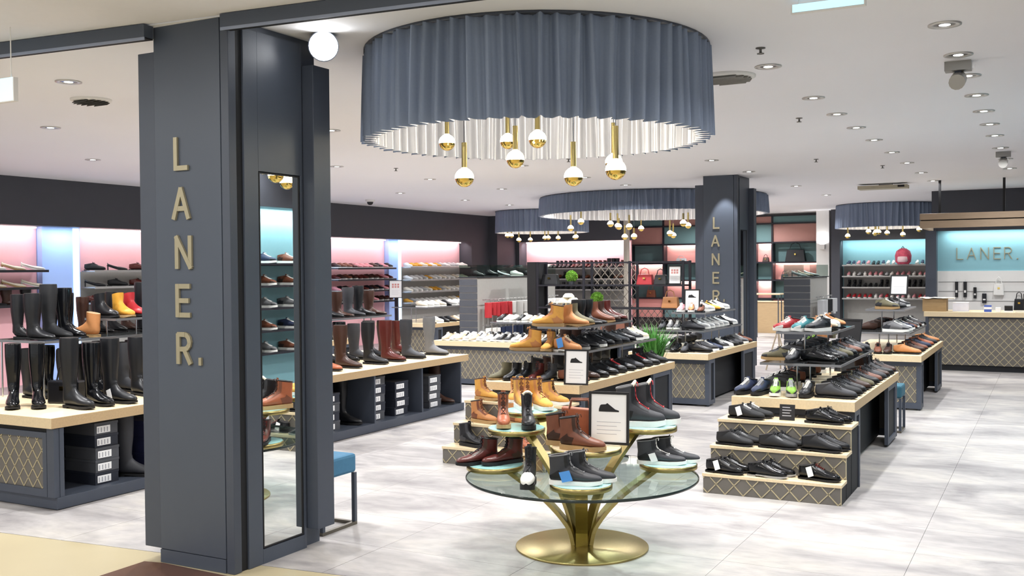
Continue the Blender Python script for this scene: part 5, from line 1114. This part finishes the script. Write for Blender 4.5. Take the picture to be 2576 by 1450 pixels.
# ------------------------------------------------------------------ till counter and its things
q = thing('till_counter', 'long till counter with lattice front and oak top', 'counter')
CX0, CX1, CY0, CY1 = -1.72, .9, 16.6, 17.4
o = MB().box(CX0 - .02, CX1, CY0 - .03, CY1, .815, .89).build('counter_top', OAK, q, .004)
boxo('counter_body', CX0 + .03, CX1, CY0 + .02, CY1 - .02, 0.1, .814, FRAME, q)
boxo('plinth', CX0 + .03, CX1, CY0 + .03, CY1 - .05, 0, .099, DARK, q)
lp = boxo('lattice_panel', CX0 + .05, CX1 - .01, CY0 + .008, CY0 + .019, .09, .79, TAUPE, q)
lattice('lattice', lp, (CX0 + .05, CY0 + .008, .09), (1, 0, 0), (0, 0, 1), (0, -1, 0), CX1 - CX0 - .06, .70, .115, .125, .008)
ct = .8905
q = thing('crate', 'square wooden crate topped with white paper on the till counter', 'box', (-1.60, 16.82, ct))
cr = MB(); cr.box(-.17, .17, -.14, -.125, 0, .19).box(-.17, .17, .125, .14, 0, .19).box(-.17, -.155, -.125, .125, 0, .19).box(.155, .17, -.125, .125, 0, .19).box(-.155, .155, -.125, .125, 0, .012); cr.build('body', mat('crate_wood', 'a68a62', .6, var=.2, scale=12, stretch=(1, 8, 8)), q)
b = MB(); rb = random.Random(2); N = 10
vs = [(-.22 + .5 * i / N, -.18 + .36 * j / 6, .195 + rb.uniform(0, .02)) for j in range(7) for i in range(N + 1)]
b.add(vs, [(j * (N + 1) + i, j * (N + 1) + i + 1, (j + 1) * (N + 1) + i + 1, (j + 1) * (N + 1) + i) for j in range(6) for i in range(N)]); b.build('paper', mat('crate_paper', 'efe8d4', .8), q)
q = thing('paper_box', 'white carton next to the wooden crate on the counter', 'box', (-1.24, 16.85, ct)); boxo('body', -.11, .11, -.08, .08, 0, .13, mat('carton_white', 'dfe0ec', .6), q); boxo('flap', -.112, .112, -.082, .082, .13, .136, PAPER, q)
q = thing('tissue_pack', 'blue and white tissue pack on the till counter', 'box', (-.86, 16.72, ct)); boxo('body', -.05, .05, -.03, .03, 0, .1, mat('tissue_blue', '4a63b8', .5), q); boxo('band', -.051, .051, -.031, .031, .04, .075, PAPER, q)
q = thing('paper_cup', 'small white box cup right beside the blue tissue pack', 'cup', (-.72, 16.68, ct)); boxo('body', -.035, .035, -.03, .03, 0, .07, PAPER, q, bev=.004)
q = thing('card_terminal', 'black card terminal on a white base on the till counter', 'terminal', (-.58, 16.7, ct)); boxo('base', -.06, .06, -.05, .05, 0, .02, PAPER, q); MB().obox((0, 0, .06), (.055, 0, 0), (0, .012, -.035), (0, .008, .004)).build('screen', INK, q)
q = thing('keyboard', 'flat pale keyboard beside the till monitor', 'keyboard', (-.40, 16.72, ct)); boxo('body', -.09, .09, -.05, .05, 0, .015, mat('key_beige', 'd8d2c4', .5), q)
b = MB()
for i in range(8):
    for j in range(3): b.box(-.08 + i * .02, -.064 + i * .02, -.035 + j * .025, -.016 + j * .025, .015, .019)
b.build('keys', WHITE, q)
q = thing('till_monitor', 'black till monitor with printer on top at the picture edge', 'monitor', (-.22, 16.95, ct)); boxo('base', -.12, .12, -.08, .08, 0, .03, INK, q); boxo('screen_back', -.17, .17, -.02, .02, .04, .27, INK, q, bev=.006); boxo('stand', -.03, .03, -.015, .015, .03, .05, FRAME, q); boxo('printer', -.05, .05, -.04, .04, .27, .34, SHELF, q)
# things hung on the white slat wall behind the till
hang = [('insole_pack', -1.52, 1.02, .05, .28, 'black narrow pack hanging first from the dark till post', INK), ('insole_pack', -1.38, 1.02, .055, .28, 'black narrow pack with label hanging second from the dark till post', INK), ('insole_pack', -1.22, 1.0, .05, .2, 'shorter black pack hanging third from the dark till post', INK), ('brush', -1.07, .92, .07, .17, 'black brush hanging lower beside the narrow packs', SHELF)]
for nm, x, z, wx, hz, lb, m_ in hang:
    q = thing(nm, lb, 'pack', (x, 19.68, z)); boxo('pack_body', -wx / 2, wx / 2, -.02, .02, 0, hz, m_, q, bev=.004); boxo('label', -wx * .3, wx * .3, -.0206, -.0201, hz * .3, hz * .45, WHITE, q); MB().tube([(0, .0, hz), (0, .02, hz + .03), (0, .035, hz + .03)], .003, 6).build('hook', CHROME, q)
for x, z, c_, lb in ((-.84, 1.06, 'white', 'white bag hanging on the slat wall behind the till'), (-.52, .80, 'black', 'black tote hanging low behind the tissue pack'), (-.27, 1.02, 'dark grey', 'small black round bag hanging on the slat wall'), (.0 - .05, .76, 'black', 'black tote hanging beside the till monitor')):
    bag(x, 19.675, z, c_, .17, .2, lb, 0, True, .04)
q = thing('till_sign', 'gold letters LANER. on the blue wall behind the till', 'sign')
x = -1.52
for ch, wd in zip('LANER.', (.17, .22, .21, .17, .19, .1)):
    letter(ch, q, (x, 19.749, 1.70), (1, 0, 0), (0, 0, 1), (0, -1, 0), .20, .013, .012, GOLDL); x += wd
for i in range(2): letter('I', q, (-.36 + i * .06, 19.749, 1.70), (1, 0, 0), (0, 0, 1), (0, -1, 0), .09, .014, .012, GOLDL)
# wooden canopy hung over the counter
q = thing('canopy', 'wooden beam canopy hung on black rods over the till counter', 'canopy')
for z0, z1 in ((2.29, 2.385), (2.165, 2.275)):
    boxo('beam', -1.80, .9, 16.6, 16.66, z0, z1, WOODBR, q, bev=.004); boxo('beam', -1.80, -1.74, 16.661, 18.0, z0, z1, WOODBR, q, bev=.004)
boxo('backing', -1.79, .9, 16.661, 16.68, 2.17, 2.38, DARK, q)
for x, y in ((-1.57, 17.2), (-.66, 17.2), (.3, 17.2)): MB().box(x - .018, x + .018, y - .018, y + .018, 2.39, CEIL).build('rod', INK, q)
boxo('cross_frame', -1.73, .9, 17.15, 17.25, 2.35, 2.389, DARK, q)

# ------------------------------------------------------------------ stools
def stool(x, y, label, sx=.2, sy=.2, col=None, hz=.45):
    q = thing('stool', label, 'stool', (x, y, 0), 0, 'blue upholstered stools'); m_ = col or BLUEST
    boxo('seat', -sx, sx, -sy, sy, hz - .12, hz, m_, q, bev=.018)
    for a in (-1, 1):
        for c_ in (-1, 1): boxo('leg', a * (sx - .012) - .012, a * (sx - .012) + .012, c_ * (sy - .012) - .012, c_ * (sy - .012) + .012, .021, hz - .121, FRAME, q)
        boxo('foot_rail', a * (sx - .012) - .012, a * (sx - .012) + .012, -sy, sy, 0, .02, mat('steel_dark', '6b665c', .3, .6), q)
        boxo('foot_rail', -sx + .0245, sx - .0245, a * (sy - .012) - .012, a * (sy - .012) + .012, 0, .02, MATS['steel_dark'], q)
    for i in (-1, 0, 1): MB().lathe([(.001, .004), (.008, .002), (.01, 0)], (i * sx * .5, 0, hz), 8).build('button', m_, q)
stool(-4.04, 4.95, 'blue upholstered cube stool on a steel frame behind the entrance pillar', .18, .17)
stool(-5.2, 11.0, 'teal stool between boot table end and lattice table', col=mat('teal_upholstery', '2f5d6e', .8)); stool(-1.42, 10.35, 'teal stool at the rear of the aisle display table', .15, .15, MATS['teal_upholstery'])

q = thing('wall_lamp', 'small glowing white up and down lamp on the white column', 'lamp')
boxo('body', -4.93, -4.81, 24.80, 24.899, 2.0, 2.12, WHITE, q); boxo('lens', -4.92, -4.82, 24.81, 24.895, 2.121, 2.125, GLOW, q)
area('wall_lamp_beam', (-4.87, 24.84, 2.14), .08, 3, (1, 1, 1), (0, 0, 1))
